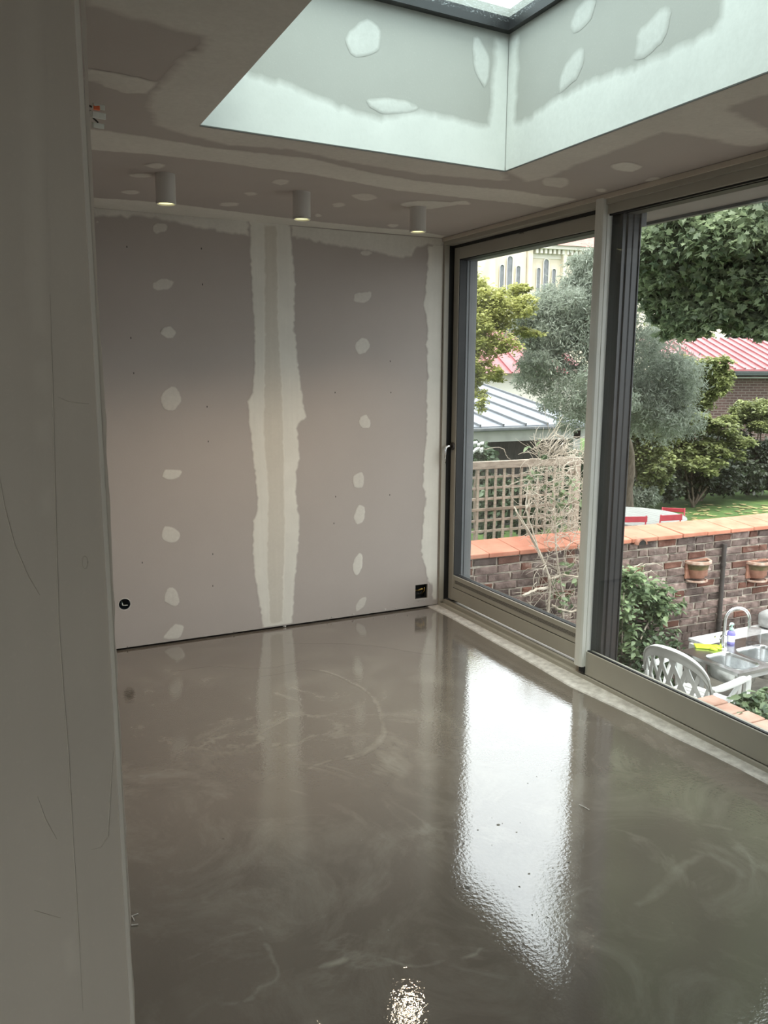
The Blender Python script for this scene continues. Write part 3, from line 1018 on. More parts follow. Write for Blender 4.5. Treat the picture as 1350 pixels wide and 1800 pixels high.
# interlock
b = MB()
prof = [(-0.012, -1.500), (-0.016, -1.512), (-0.016, -1.545), (-0.011, -1.558), (0.004, -1.563), (0.006, -1.557), (0.012, -1.557), (0.014, -1.562), (0.034, -1.562), (0.045, -1.557), (0.055, -1.550), (0.055, -1.47), (0.01, -1.475)]
b.prism([(x, y + 1.8) for x, y in prof], 0.074, 2.482)
b.build('interlock_profile', M_FRAMELT, W1, bevel=.0015)
wbx('interlock_gap_dark', (0.0, -1.56, 0.040), (0.03, -1.525, 0.074), M_RUBBER)  # black block stands for the shaded gap under the profile
b = MB()
prof = [(0.072, -1.610), (0.090, -1.612), (0.094, -1.622), (0.118, -1.626), (0.124, -1.616), (0.132, -1.622), (0.160, -1.626), (0.163, -1.634), (0.168, -1.634), (0.168, -1.49), (0.072, -1.49)]
b.prism([(x, y + 1.8) for x, y in prof], 0.05, 2.44)
b.build('interlock_stile', M_ANTH, W1)
# right leaf on the outer track
wbx('bottom_rail', (0.014, YE, 0.030), (0.062, -1.558, 0.160), M_FRAME, .003)
wbx('gasket', (0.022, YE, 0.160), (0.036, -1.560, 0.165), M_RUBBER)
wbx('sill_track_outer', (0.062, YE, 0.030), (0.20, -1.64, 0.060), M_RUBBER)
wbx('top_rail', (0.014, YE, 2.408), (0.062, -1.558, 2.455), M_FRAME, .003)
wbx('top_gasket', (0.024, YE, 2.400), (0.036, -1.560, 2.41), M_RUBBER)
wbx('outer_head_track', (0.062, YE, 2.402), (0.125, -1.64, 2.452), M_RUBBER)
wbx('glass_pane', (0.036, YE, 0.155), (0.044, -1.558, 2.412), M_GLASS)
wbx('outer_jamb', (0.125, YE, 0.0), (0.21, YE + .06, 2.45), M_ANTH)
wbx('jamb', (0.0, YE - .05, 0.0), (0.21, YE, 2.5), M_FRAME)
# handle on the left stile
hz = hit(783, 800, 0, 0.072)
b = MB()
b.tube([(0.072, -0.048 + 1.8, 1.135), (0.062, -0.048 + 1.8, 1.135)], .026, 16)
rose = b.build('handle_rose', M_PIPE, W1, smooth='auto')
b = MB()
b.tube([(0.064, -0.048 + 1.8, 1.135), (0.030, -0.048 + 1.8, 1.135), (0.016, -0.048 + 1.8, 1.128), (0.010, -0.048 + 1.8, 1.11), (0.008, -0.048 + 1.8, 1.02)], [.009, .009, .010, .010, .008], 10)
b.build('handle_lever', M_CHROME, rose, smooth=True)
# faint pencil mark on the top rail
b = MB()
for (x0, y0), (x1, y1) in [((913, 409), (919, 408)), ((915, 403), (916, 411)), ((919, 402), (920, 411)), ((921, 407), (927, 406)), ((912, 411), (920, 409))]:
    a_, c_ = hit(x0, y0, 0, .0715), hit(x1, y1, 0, .0715)
    a_[1] += 1.8
    c_[1] += 1.8
    b.beam(a_, c_, .002, .0012, up=(1, 0, 0))
o = b.build('pencil_mark', M_WIRE, W1)
# soffit and fascia outside
sof = bx('trim_2', (0.216, -3.8, 2.425), (0.42, 0.32, 2.50), M_SOFFIT)
tag(sof, 'grey-mauve soffit of the roof edge outside the window', kind='structure')
bx('roof_fascia', (0.42, -6.6, 2.41), (0.45, 0.32, 3.0), M_EXTGREY, sof)
wr = bx('wall_right', (0.0, -6.6, -1.3), (0.2, YE - .05, 2.5), M_SOFFIT)
tag(wr, 'outer wall beyond the sliding window, out of frame', kind='structure')
ws = bx('wall_plinth', (0.0, -6.6, -1.3), (0.28, 0.3, -0.1), M_SOFFIT)
tag(ws, 'masonry plinth below the window track', kind='structure')

# ================================================================== interior things
lamp_px = [(290, 306), (530, 338), (735, 364)]
lamp_lab = ['white cylinder ceiling spotlight farthest from the window', 'white cylinder ceiling spotlight in the middle of the three', 'white cylinder ceiling spotlight nearest the window']
for (px_, py_), lab in zip(lamp_px, lamp_lab):
    q = hit(px_, py_, 2, H)
    L = empty('ceiling_spotlight', (q[0], q[1], H), 0, lab, 'lamp', 'spotlights under the ceiling')
    b = MB()
    b.lathe([(0.0, 0.0), (.0435, 0.0), (.0435, -.126), (.0415, -.128), (.039, -.128), (.037, -.120), (.034, -.105), (0.0, -.105)], n=32)
    body = b.build('body', M_LAMPBODY, L, smooth='auto')
    b = MB()
    b.lathe([(.0368, -.1215), (.031, -.1165), (0.0, -.1165)], n=28)
    b.build('glowing_lens', M_LAMPGLOW, L)
    b = MB()
    b.lathe([(.0437, -.118), (.0442, -.118), (.0442, -.1255), (.0437, -.1255)], n=32)
    b.build('trim_ring', M_CONC, L)
    ld = bpy.data.lights.new('spot_bulb', 'SPOT')
    ld.energy = 23
    ld.color = (1.0, 0.78, 0.55)
    ld.spot_size = math.radians(112)
    ld.spot_blend = 0.8
    ld.shadow_soft_size = .03
    lo = bpy.data.objects.new('spot_bulb', ld)
    COL.objects.link(lo)
    lo.parent = L
    lo.location = (0, 0, -.135)

# round socket box in the back wall
S = empty('socket_box', (rc[0], 0.0, rc[2]), 0, 'round dark blue empty socket box in the back wall low on the left', 'socket')
b = MB()
b.lathe([(.0335, 0), (.0335, .045), (0, .045)], n=24)
cup = b.build('box_cup', M_BOXBLUE, S, smooth='auto')
cup.rotation_euler = (math.radians(-90), 0, 0)
b = MB()
b.lathe([(.033, -.001), (.038, -.001), (.038, .001), (.033, .001), (.033, -.001)], n=24)
o = b.build('plaster_rim', M_CONC, S)
o.rotation_euler = (math.radians(-90), 0, 0)
b = MB()
for k in range(3):
    a = 2.2 + k
    b.tube([(.02 * math.cos(a), .038, .02 * math.sin(a)), (.01 * math.cos(a + 1), .015, .012 * math.sin(a + 1)), (.018 * math.cos(a + 2), .006, -.01)], .0025, 6)
b.build('loose_wires', M_CLEAR, S, smooth=True)

# square cut-out with wires
S = empty('square_cutout_box', ((sx0 + sx1) / 2, 0.0, sz0), 0, 'square black wall opening with brass-coloured wires low by the window corner', 'wall box')
cx = (sx0 + sx1) / 2
w_, h_ = (sx1 - sx0) / 2, sz1 - sz0
b = MB()
b.add([(-w_, .013, 0), (w_, .013, 0), (w_, .013, h_), (-w_, .013, h_), (-w_, .056, 0), (w_, .056, 0), (w_, .056, h_), (-w_, .056, h_)], [(4, 5, 6, 7), (0, 1, 5, 4), (1, 2, 6, 5), (2, 3, 7, 6), (3, 0, 4, 7)])
b.build('dark_cavity', M_DARK, S)
b = MB()
b.tube([(-.02, .05, .05), (-.012, .02, .058), (.012, .012, .068), (.024, .025, .058)], .005, 8)
b.tube([(.03, .05, .02), (.034, .02, .05), (.03, .014, .075)], .003, 6)
b.build('brass_wire', M_BRASS, S, smooth=True)
b = MB()
b.tube([(-.04, .04, .03), (-.03, .015, .04), (-.01, .02, .036)], .003, 6)
b.tube([(-.03, .05, .02), (.0, .02, .03), (.02, .03, .045)], .0025, 6)
b.build('grey_wire', M_WIRE, S, smooth=True)
b = MB()
for (x0, z0, x1, z1) in [(-w_ - .006, -.006, w_ + .006, -.001), (w_ + .001, -.004, w_ + .005, h_ + .004)]:
    b.box((x0, -.002, z0), (x1, .0005, z1))
b.build('ragged_plaster_edge', M_CONC, S)

# dangling connectors from the ceiling
q = hit(168, 205, 2, H - .12)
C0 = empty('wire_connectors', (q[0], q[1], H), 0, 'loose ceiling wires with clear and orange lever connectors at the left', 'wires')


def rel(px_, py_, z):
    g = hit(px_, py_, 2, z)
    return (g[0] - q[0], g[1] - q[1], g[2] - H)


b = MB()
b.tube([rel(140, 180, H), rel(152, 184, H - .06), rel(162, 188, H - .09)], .003, 6)
b.tube([rel(142, 192, H), rel(156, 200, H - .09), rel(172, 215, H - .13)], .0025, 6)
b.tube([rel(140, 183, H), rel(158, 195, H - .08), rel(170, 203, H - .11)], .0025, 6)
b.build('wire', M_WIRE, C0, smooth=True)
for (px_, py_, z, s) in [(173, 188, H - .09, 1.0), (172, 203, H - .11, 1.25), (172, 221, H - .13, 1.0)]:
    c_ = np.array(rel(px_, py_, z))
    b = MB().obox(c_, np.array([.016, .003, 0]) * s, np.array([-.002, .008, .002]) * s, np.array([0, -.002, .007]) * s)
    cn = b.build('clear_connector', M_CLEAR, C0, bevel=.002)
    if py_ != 203:
        pass
    if py_ == 188:
        MB().obox(c_ + np.array([-.006, -.004, -.004]), (.009, .001, 0), (0, .006, 0), (0, 0, .006)).build('orange_lever', M_ORANGE, cn, bevel=.001)

# pale laitance rings in the screed and loose bits
def w_floor(u, v, t):
    return (u, v, t * 0.15 + .0002)


def streak(pts, w):
    P = [hit(x, y, 2, 0.0)[:2] for x, y in pts]
    P = [np.array(p) for p in P]
    L_, R_ = [], []
    for i, p in enumerate(P):
        t = P[min(i + 1, len(P) - 1)] - P[max(i - 1, 0)]
        t = t / np.linalg.norm(t)
        nrm = np.array([-t[1], t[0]])
        k = w * (0.45 + 0.55 * math.sin(math.pi * (i + .5) / len(P))) * random.uniform(.7, 1.3)
        L_.append(tuple(p + nrm * k))
        R_.append(tuple(p - nrm * k))
    return L_ + R_[::-1]


streaks = [([(455, 1190), (500, 1182), (535, 1174), (580, 1181), (630, 1204), (655, 1222), (668, 1245), (676, 1280), (668, 1300), (640, 1322), (605, 1332), (560, 1342), (520, 1362), (508, 1385)], .016, .42),
           ([(610, 1336), (640, 1326), (665, 1306), (678, 1288), (672, 1275)], .02, .5),
           ([(450, 1610), (470, 1670), (492, 1712), (480, 1728), (455, 1735), (440, 1760), (400, 1764), (360, 1772)], .010, .5),
           ([(556, 1703), (580, 1694), (600, 1690), (613, 1682)], .014, .9),
           ([(640, 1678), (672, 1684), (700, 1695), (745, 1700), (780, 1690), (830, 1680), (850, 1662), (880, 1664), (905, 1682)], .010, .5),
           ([(1000, 1640), (1012, 1600), (1010, 1570), (1040, 1560), (1060, 1568)], .014, .4),
           ([(1110, 1600), (1140, 1580), (1165, 1560), (1200, 1520), (1240, 1500)], .022, .35),
           ([(1200, 1490), (1240, 1500), (1290, 1520), (1310, 1545)], .025, .3), ([(1230, 1450), (1280, 1455), (1310, 1470)], .02, .3),
           ([(300, 1180), (380, 1168), (460, 1176), (540, 1160)], .02, .16), ([(420, 1500), (440, 1560), (470, 1600)], .02, .14), ([(500, 1130), (640, 1130), (760, 1150)], .02, .14)]
for pts, w, st in streaks:
    skin('laitance_streak', w_floor, smooth_poly(streak(pts, w)), M_SCREED, floor, feather=w * .8, strength=st * .55, thick=.001, grid=.03, jag=.003, step=.02)

b = MB()
for i in range(70):
    px_ = random.uniform(770, 1010) if i < 45 else random.uniform(260, 1300)
    py_ = random.uniform(1360, 1620) if i < 45 else random.uniform(1250, 1780)
    g = hit(px_, py_, 2, 0)
    s = random.choice([.0015, .002, .003, .005])
    pts = [(g[0] + s * random.uniform(-1, 1), g[1] + s * random.uniform(-1, 1), .0005) for _ in range(3)]
    b.add(pts + [(g[0], g[1], s * .6)], [(0, 1, 3), (1, 2, 3), (2, 0, 3), (0, 2, 1)])
for x, y, s in [(876, 1450, .008), (822, 1560, .010), (908, 1463, .004), (840, 1459, .004), (930, 1536, .005), (855, 1592, .004), (972, 1526, .004)]:
    g = hit(x, y, 2, 0)
    b.add([(g[0] + s * math.cos(a), g[1] + .8 * s * math.sin(a), .0006) for a in np.linspace(0, 2 * math.pi, 7)[:-1]] + [(g[0], g[1], s * .5)], [(i, (i + 1) % 6, 6) for i in range(6)])
o = b.build('screed_crumbs', M_SPECK, floor)
o['kind'] = 'stuff'
b = MB()
for pts in ([(236, 1618), (232, 1610), (243, 1606)], [(231, 1626), (243, 1625)], [(1018, 1414), (1030, 1420), (1036, 1424)]):
    b.tube([hit(x, y, 2, .004) for x, y in pts], .002, 5)
o = b.build('plaster_splinters', M_CONC, floor)
o['kind'] = 'stuff'

# ================================================================== GARDEN
GZ = -1.25      # patio level
NZ = -1.5       # neighbour's garden
pg = bx('patio_ground', (0.2, -8, GZ - .1), (7, .75, GZ), M_PATIO)
tag(pg, 'dark patio ground below the window', kind='structure')
lawn = bx('lawn_ground', (-20, .8, NZ - .1), (60, 60, NZ), M_LAWN)
tag(lawn, 'green lawn of the garden behind the brick wall', kind='structure')

# ---- brick garden wall
WA = math.atan(-0.0417)
wall_o = np.array([0.22, .532 + .03 - .0417 * (0.22 - .579), 0.0])
gw = MB().box((0, .012, GZ), (4.9, .30, .160)).build('wall_garden', M_MORTAR)
gw.location = tuple(wall_o)
gw.rotation_euler = (0, 0, WA)
tag(gw, 'old brown brick garden wall topped with orange terracotta coping', kind='structure')
GWM = Matrix.Translation(tuple(wall_o)) @ Matrix.Rotation(WA, 4, 'Z')
GWI = GWM.inverted()


def brick_mesh(L, hh, d, seed):
    r = random.Random(seed)
    j = lambda s=.004: r.uniform(-s, s)
    c = .006
    vs = []
    for y, k in ((0, c), (.010, 0), (d, 0)):
        for sx, sz in ((0, 0), (1, 0), (1, 1), (0, 1)):
            vs.append((sx * L + (k if sx == 0 else -k) + j(.006), y + (j(.006) if y == 0 else 0), sz * hh + (k if sz == 0 else -k) + j(.0045)))
    fs = [(0, 1, 2, 3)]
    for a in (0, 4):
        fs += [(a + (i + 1) % 4, a + i, a + 4 + i, a + 4 + (i + 1) % 4) for i in range(4)]
    me = bpy.data.meshes.new('brick')
    me.from_pydata(vs, [], [f[::-1] for f in fs])
    me.update()
    return me


variants = {}
for kind, L in (('s', .210), ('h', .098)):
    variants[kind] = [brick_mesh(L, .0585, .05, 10 + i + (50 if kind == 'h' else 0)) for i in range(5)]
    for i, me in enumerate(variants[kind]):
        me.materials.append(M_BRICKRED if i == 0 else M_BRICK)
nb = 0
rest = MB()
for row in range(20):
    z = .158 - (row + 1) * .0705
    x = random.uniform(-.1, .02)
    while x < 4.75:
        kind = 'h' if random.random() < (.55 if row % 3 == 1 else .12) else 's'
        L = .212 if kind == 's' else .100
        if x > 0 and row < 15 and nb < 300:
            o = bpy.data.objects.new('brick', random.choice(variants[kind]))
            COL.objects.link(o)
            o.parent = gw
            o.location = (x, random.uniform(-.004, .004), z + random.uniform(-.002, .002))
            o.rotation_euler = (0, random.uniform(-.006, .006), 0)
            nb += 1
        elif x > 0:
            rest.box((x, 0.0, z), (x + L, .05, z + .06))
        x += L + .0115
o = rest.build('lower_bricks', M_BRICK, gw)
o['kind'] = 'stuff'
# coping slabs
cop = []
for i in range(3):
    r = random.Random(i)
    L, D_ = .283, .36
    vs = [(0, -.035, .160), (L, -.035, .160), (L, D_ - .035, .160), (0, D_ - .035, .160), (0, -.035, .196 + r.uniform(0, .003)), (L, -.035, .197), (L, D_ - .035, .232), (0, D_ - .035, .231)]
    me = MB().add(vs, [(0, 3, 2, 1), (4, 5, 6, 7), (0, 1, 5, 4), (1, 2, 6, 5), (2, 3, 7, 6), (3, 0, 4, 7)]).mesh('coping_slab')
    me.materials.append(M_TERRA)
    cop.append(me)
for i in range(17):
    o = bpy.data.objects.new('coping_slab', cop[i % 3])
    COL.objects.link(o)
    o.parent = gw
    o.location = (-.02 + i * .290, random.uniform(-.004, .004), random.uniform(-.002, .003))
    o.rotation_euler = (0, 0, random.uniform(-.008, .008))
    m_ = o.modifiers.new('bevel', 'BEVEL')
    m_.width = .006
    m_.segments = 2


def on_wall(px_, py_, proud=0.0):
    """point on the brick face under a pixel, in wall coordinates"""
    n = np.array(GWM.to_3x3() @ Vector((0, 1, 0)))
    p0 = np.array(GWM @ Vector((0, -proud, 0)))
    r = ray(px_, py_)
    g = CAM + r * (((p0 - CAM) @ n) / (r @ n))
    return np.array(GWI @ Vector(g)), g


dl, dg = on_wall(1120, 944)
b = MB()
prof = [(.055 * math.cos(a), .055 * math.sin(a)) for a in np.linspace(0, math.pi, 11)] + [(.042 * math.cos(a), .042 * math.sin(a)) for a in np.linspace(math.pi, 0, 11)]
vs = [(dl[0] + x, y, dl[2] - .055 + z) for y in (-.075, .06) for x, z in prof]
n_ = len(prof)
b.add(vs, [(i, (i + 1) % n_, n_ + (i + 1) % n_, n_ + i) for i in range(n_)] + [(i, i + 1, n_ - 2 - i, n_ - 1 - i) for i in range(10)])
b.build('drain_spout', M_POT, gw, smooth='auto')
bx('drain_shade_block', (dl[0] - .04, -.07, dl[2] - .055), (dl[0] + .04, .02, dl[2] - .018), M_DARK, gw)  # solid near-black block painted as the shade inside the spout

pl, p_top = on_wall(1274, 956, .03)
pl2, p_bot = on_wall(1261, 1134, .03)
dp = empty('downpipe', p_bot, 0, 'thin dark vertical pipe on the brick wall between the two wall pots', 'pipe')
b = MB()
top_r_ = p_top - p_bot
b.tube([(0, 0, -.5), (0, 0, 0), tuple(top_r_)], .021, 12)
b.build('pipe_run', M_PIPE, dp, smooth='auto')
for k in (.25, .8):
    b = MB().tube([tuple(top_r_ * k + [0, 0, -.012]), tuple(top_r_ * k + [0, 0, .012])], .027, 12)
    b.build('pipe_clip', M_PIPE, dp, smooth='auto')

# ---- terracotta wall pots (half pots with a drip lip)
for (px_, py_, lab) in [(1224, 983, 'terracotta half pot on the brick wall left of the dark pipe'), (1330, 984, 'terracotta half pot on the brick wall right of the dark pipe')]:
    _, g = on_wall(px_, py_)
    P0 = empty('wall_pot', g, WA, lab, 'pot', 'half pots hung on the brick wall')
    a0, a1 = math.pi, 2 * math.pi
    b = MB()
    b.lathe([(.112, -.040), (.108, -.075), (.095, -.13), (.080, -.165), (.0, -.165)], n=18, a0=a0, a1=a1)
    b.lathe([(.098, -.04), (.09, -.13), (.0, -.15)], n=18, a0=a0, a1=a1)
    b.build('pot_body', M_POT, P0, smooth='auto')
    b = MB()
    b.lathe([(.114, -.028), (.113, -.055), (.108, -.078), (.1075, -.082)], n=18, a0=a0, a1=a1)
    b.build('moss_band', M_MOSS, P0, smooth='auto')
    b = MB()
    b.lathe([(.118, 0), (.136, -.002), (.138, -.022), (.128, -.034), (.112, -.036), (.112, -.004), (.118, 0)], n=18, a0=a0, a1=a1)
    b.build('pot_rim', M_SALT, P0, smooth='auto')
    bx('back_plate', (-.136, -.018, -.17), (.136, .004, .0), M_POT, P0, bevel=.004)
    b = MB()
    b.lathe([(.0, -.205), (.10, -.205), (.112, -.198), (.112, -.186), (.10, -.184), (.09, -.196), (0, -.196)], n=18, a0=a0, a1=a1)
    b.build('drip_saucer', M_SALT, P0, smooth='auto')
    b = MB()
    b.lathe([(.100, -.02), (0, -.015)], n=18, a0=a0, a1=a1)
    b.build('pot_soil', M_SOIL, P0)

# ---- trellis behind the wall
ty = 1.02
tl, tr = hit(812, 810, 1, ty)[0], hit(1012, 810, 1, ty)[0]
ttop = hit(880, 812, 1, ty)[2]
TR = empty('trellis', ((tl + tr) / 2, ty, NZ), WA, 'square wooden lattice trellis standing behind the brick wall', 'trellis')
hw = (tr - tl) / 2
th = ttop - NZ
sv = MB().box((-.010, -.008, 0), (.010, .008, th - .03)).mesh('upright_slat')
sv.materials.append(M_TRELLIS)
nx = int(2 * hw / .088)
for i in range(nx + 1):
    o = bpy.data.objects.new('upright_slat', sv)
    COL.objects.link(o)
    o.parent = TR
    o.location = (-hw + i * .088, 0, 0)
sh = MB().box((-hw, 0, -.010), (hw, .014, .010)).mesh('cross_slat')
sh.materials.append(M_TRELLIS)
z = th - .13
k = 0
while z > .75:
    o = bpy.data.objects.new('cross_slat', sh)
    COL.objects.link(o)
    o.parent = TR
    o.location = (0, .008, z)
    z -= .095
bx('top_rail', (-hw - .02, -.022, th - .055), (hw + .02, .024, th + .01), M_TRELLIS, TR, bevel=.004)
bx('middle_rail', (-hw - .02, -.022, th - .415), (hw + .02, -.008, th - .395), M_TWIGDK, TR)
for s in (-1, 1):
    bx('post', (s * hw - .025, -.02, 0), (s * hw + .025, .03, th), M_TRELLIS, TR)


# ---- foliage generator
def blob(px_, py_, rpx, rpy, depth, rd=None):
    c = at(px_, py_, depth)
    s = depth / F_PX
    return (c[0], c[1], c[2], rpx * s, (rd if rd else rpx * s), rpy * s)


def roughen(blobs, k, seed, f0=.25, f1=.45):
    """break a crown up into smaller tufts around its blobs"""
    r = np.random.default_rng(seed)
    out = []
    for c in blobs:
        out.append((c[0], c[1], c[2], c[3] * .8, c[4] * .8, c[5] * .8))
        for _ in range(k):
            u = r.normal(size=3)
            u /= np.linalg.norm(u)
            f = r.uniform(f0, f1)
            out.append((c[0] + u[0] * c[3] * .85, c[1] + u[1] * c[4] * .85, c[2] + u[2] * c[5] * .85, c[3] * f, c[4] * f, c[5] * f))
    return out


SHAPES = {
    'leaf': (np.array([(0, 0), (.30, .35), (.22, .72), (0, 1.0), (-.22, .72), (-.30, .35)]), [(0, 1, 2, 3), (0, 3, 4, 5)]),
    'narrow': (np.array([(0, 0), (.12, .5), (0, 1.0), (-.12, .5)]), [(0, 1, 2), (0, 2, 3)]),
    'maple': (np.array([(0, 0), (.34, .02), (.22, .22), (.58, .36), (.30, .50), (.30, .62), (.12, .66), (0, 1.0), (-.12, .66), (-.30, .62), (-.30, .50), (-.58, .36), (-.22, .22), (-.34, .02)]),
              [(0, 1, 2), (0, 2, 3, 4), (0, 4, 5, 6), (0, 6, 7), (0, 7, 8), (0, 8, 9, 10), (0, 10, 11, 12), (0, 12, 13)]),
}


def foliage(name, blobs, n, size, shape, m, parent, seed=0, per=10, clump=.12, flat=0.4, shell=.35, tone_mu=.5, cut=None):
    r = np.random.default_rng(seed)
    B = np.array(blobs, float)
    w = (B[:, 3] * B[:, 4] * B[:, 5]) ** (2 / 3)
    nt = max(1, n // per)
    idx = r.choice(len(B), nt, p=w / w.sum())
    u = r.normal(size=(nt, 3))
    u /= np.linalg.norm(u, axis=1)[:, None]
    rad = (shell + (1 - shell) * r.random(nt)) ** .6
    T = B[idx, :3] + u * rad[:, None] * B[idx, 3:]
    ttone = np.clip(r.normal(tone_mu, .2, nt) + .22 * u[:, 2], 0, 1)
    ti = r.integers(0, nt, n)
    sc = clump * np.cbrt(B[idx][:, 3] * B[idx][:, 4] * B[idx][:, 5])[ti]
    P = T[ti] + r.normal(size=(n, 3)) * sc[:, None] * [1, 1, .7]
    tone = np.clip(ttone[ti] + r.normal(0, .15, n), 0, 1)
    if cut is not None:
        keep = cut(P)
        P, tone = P[keep], tone[keep]
        n = len(P)
    S, fs = SHAPES[shape]
    nrm = r.normal(size=(n, 3)) + np.array([0, 0, 1.0]) * flat * 3
    nrm /= np.linalg.norm(nrm, axis=1)[:, None]
    d = r.normal(size=(n, 3)) + np.array([0, 0, -.5])
    d -= nrm * np.sum(d * nrm, 1)[:, None]
    d /= np.linalg.norm(d, axis=1)[:, None]
    e = np.cross(d, nrm)
    sz = size * r.uniform(.65, 1.3, n)
    V = P[:, None, :] + sz[:, None, None] * (S[None, :, 0:1] * e[:, None, :] + S[None, :, 1:2] * d[:, None, :])
    # fold along the midrib and droop the tip
    V += (sz[:, None] * (np.abs(S[None, :, 0]) * .25 - S[None, :, 1] ** 2 * .18))[:, :, None] * nrm[:, None, :]
    k = len(S)
    me = bpy.data.meshes.new(name)
    base = (np.arange(n) * k)[:, None]
    loops = np.concatenate([np.concatenate([np.array(f)[None, :] + base for f in fs], axis=1)], axis=1).ravel()
    sizes = np.tile([len(f) for f in fs], n)
    me.vertices.add(n * k)
    me.vertices.foreach_set('co', V.reshape(-1).astype(np.float32))
    me.loops.add(len(loops))
    me.loops.foreach_set('vertex_index', loops.astype(np.int32))
    me.polygons.add(len(sizes))
    st = np.concatenate([[0], np.cumsum(sizes)[:-1]])
    me.polygons.foreach_set('loop_start', st.astype(np.int32))
    me.polygons.foreach_set('loop_total', sizes.astype(np.int32))
    me.update(calc_edges=True)
    a = me.attributes.new('tone', 'FLOAT', 'POINT')
    a.data.foreach_set('value', np.repeat(tone, k).astype(np.float32))
    o = obj(name, me, m, None)
    if parent:
        o.parent = parent
        o.matrix_parent_inverse = Matrix.Translation(parent.location).inverted()
    return o


def limb(b, pts, r0, r1, n=8, wob=.0, seed=0):
    r = random.Random(seed)
    P = [np.array(p, float) for p in pts]
    out = []
    K = 5
    for i in range(len(P) - 1):
        for j in range(K):
            t = j / K
            out.append(P[i] * (1 - t) + P[i + 1] * t + np.array([r.uniform(-wob, wob) for _ in range(3)]))
    out.append(P[-1])
    m = len(out)
    b.tube(out, [r0 + (r1 - r0) * i / (m - 1) for i in range(m)], n)


def wpart(b, name, m, parent, smooth=True):
    o = b.build(name, m, None, smooth)
    o.parent = parent
    o.matrix_parent_inverse = Matrix.Translation(parent.location).inverted()
    return o


LM_MAPLE = leaf_mat('maple_leaf', (0.05, 0.08, 0.042), (0.34, 0.41, 0.24), transl=.5)
LM_OLIVE = leaf_mat('olive_leaf', (0.17, 0.195, 0.15), (0.56, 0.61, 0.51), transl=.45)
LM_YELLOW = leaf_mat('yellow_green_leaf', (0.22, 0.25, 0.08), (0.62, 0.62, 0.24), transl=.5)
LM_BUSH = leaf_mat('bright_bush_leaf', (0.035, 0.05, 0.018), (0.36, 0.40, 0.16), transl=.4)
LM_SHADE = leaf_mat('shade_dark_leaf', (0.010, 0.016, 0.008), (0.045, 0.062, 0.028), transl=.2)  # dark leaf colour carries the deep shade of the undergrowth
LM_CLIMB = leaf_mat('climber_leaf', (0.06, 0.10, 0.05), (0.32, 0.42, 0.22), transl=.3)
LM_IVY = leaf_mat('ivy_leaf', (0.02, 0.04, 0.02), (0.10, 0.15, 0.075), transl=.25)


def tree(name, lab, base, trunk, r0, blobs, n, size, shape, lm, branches=5, seed=0, cat='tree', group=None, **kw):
    T = empty(name, base, 0, lab, cat, group)
    b = MB()
    top = np.array(trunk[-1])
    limb(b, [base] + list(trunk), r0, r0 * .45, 10, r0 * .12, seed)
    wpart(b, 'trunk', M_BARK, T)
    r = random.Random(seed + 5)
    for i in range(branches):
        c = blobs[i % len(blobs)]
        s = np.array(base) * .35 + top * .65 if i % 2 else top
        e = np.array(c[:3]) + np.array([r.uniform(-.3, .3) * c[3], r.uniform(-.3, .3) * c[4], r.uniform(-.1, .4) * c[5]])
        m_ = (s + e) / 2 + np.array([0, 0, .12 * np.linalg.norm(e - s)])
        b = MB()
        limb(b, [s, m_, e], r0 * .4, r0 * .08, 6, r0 * .1, seed + i)
        wpart(b, 'branch', M_BARK, T)
    f = foliage('foliage', blobs, n, size, shape, lm, T, seed, **kw)
    f['kind'] = 'stuff'
    return T


# olive tree
ob = [blob(1010, 600, 78, 92, 12.8, 1.0), blob(985, 560, 66, 75, 13.0, .9), blob(1070, 540, 66, 95, 12.9, .9), blob(1140, 640, 56, 105, 13.1, .9), blob(1015, 690, 68, 56, 12.6, .9), blob(945, 650, 40, 56, 12.8, .5), blob(1160, 730, 50, 66, 13.0, .6), blob(1110, 720, 40, 50, 13.0, .5),
      blob(1045, 475, 40, 36, 12.9, .5), blob(955, 545, 36, 46, 12.9, .5), blob(1020, 515, 55, 46, 13.0, .7), blob(1180, 680, 28, 60, 13.1, .5)]
g0 = at(1103, 880, 15.4)
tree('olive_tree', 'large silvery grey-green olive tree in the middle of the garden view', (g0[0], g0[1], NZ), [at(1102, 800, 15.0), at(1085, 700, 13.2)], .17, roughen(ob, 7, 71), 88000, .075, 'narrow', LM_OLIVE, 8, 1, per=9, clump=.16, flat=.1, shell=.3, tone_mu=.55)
# yellow green tree at the left
yb = [blob(850, 540, 44, 40, 12.2, .6), blob(890, 552, 28, 36, 12.4, .6), blob(855, 600, 40, 36, 12.2, .6), blob(850, 655, 26, 22, 12.2, .4), blob(825, 565, 42, 72, 12.3, .6), blob(845, 520, 30, 26, 12.3, .5), blob(800, 520, 34, 40, 12.3, .5), blob(815, 640, 26, 50, 12.2, .5), blob(925, 585, 22, 9, 12.3, .3), blob(905, 510, 16, 14, 12.4, .3), blob(838, 700, 14, 20, 12.2, .3)]
g0 = at(800, 850, 12.3)
tree('yellow_green_tree', 'feathery yellow-green tree at the left edge of the window view', (g0[0], g0[1], NZ), [at(812, 760, 12.3), at(835, 620, 12.3)], .1, roughen(yb, 6, 72), 27000, .055, 'leaf', LM_YELLOW, 7, 2, per=10, clump=.18, flat=1.0, tone_mu=.65)
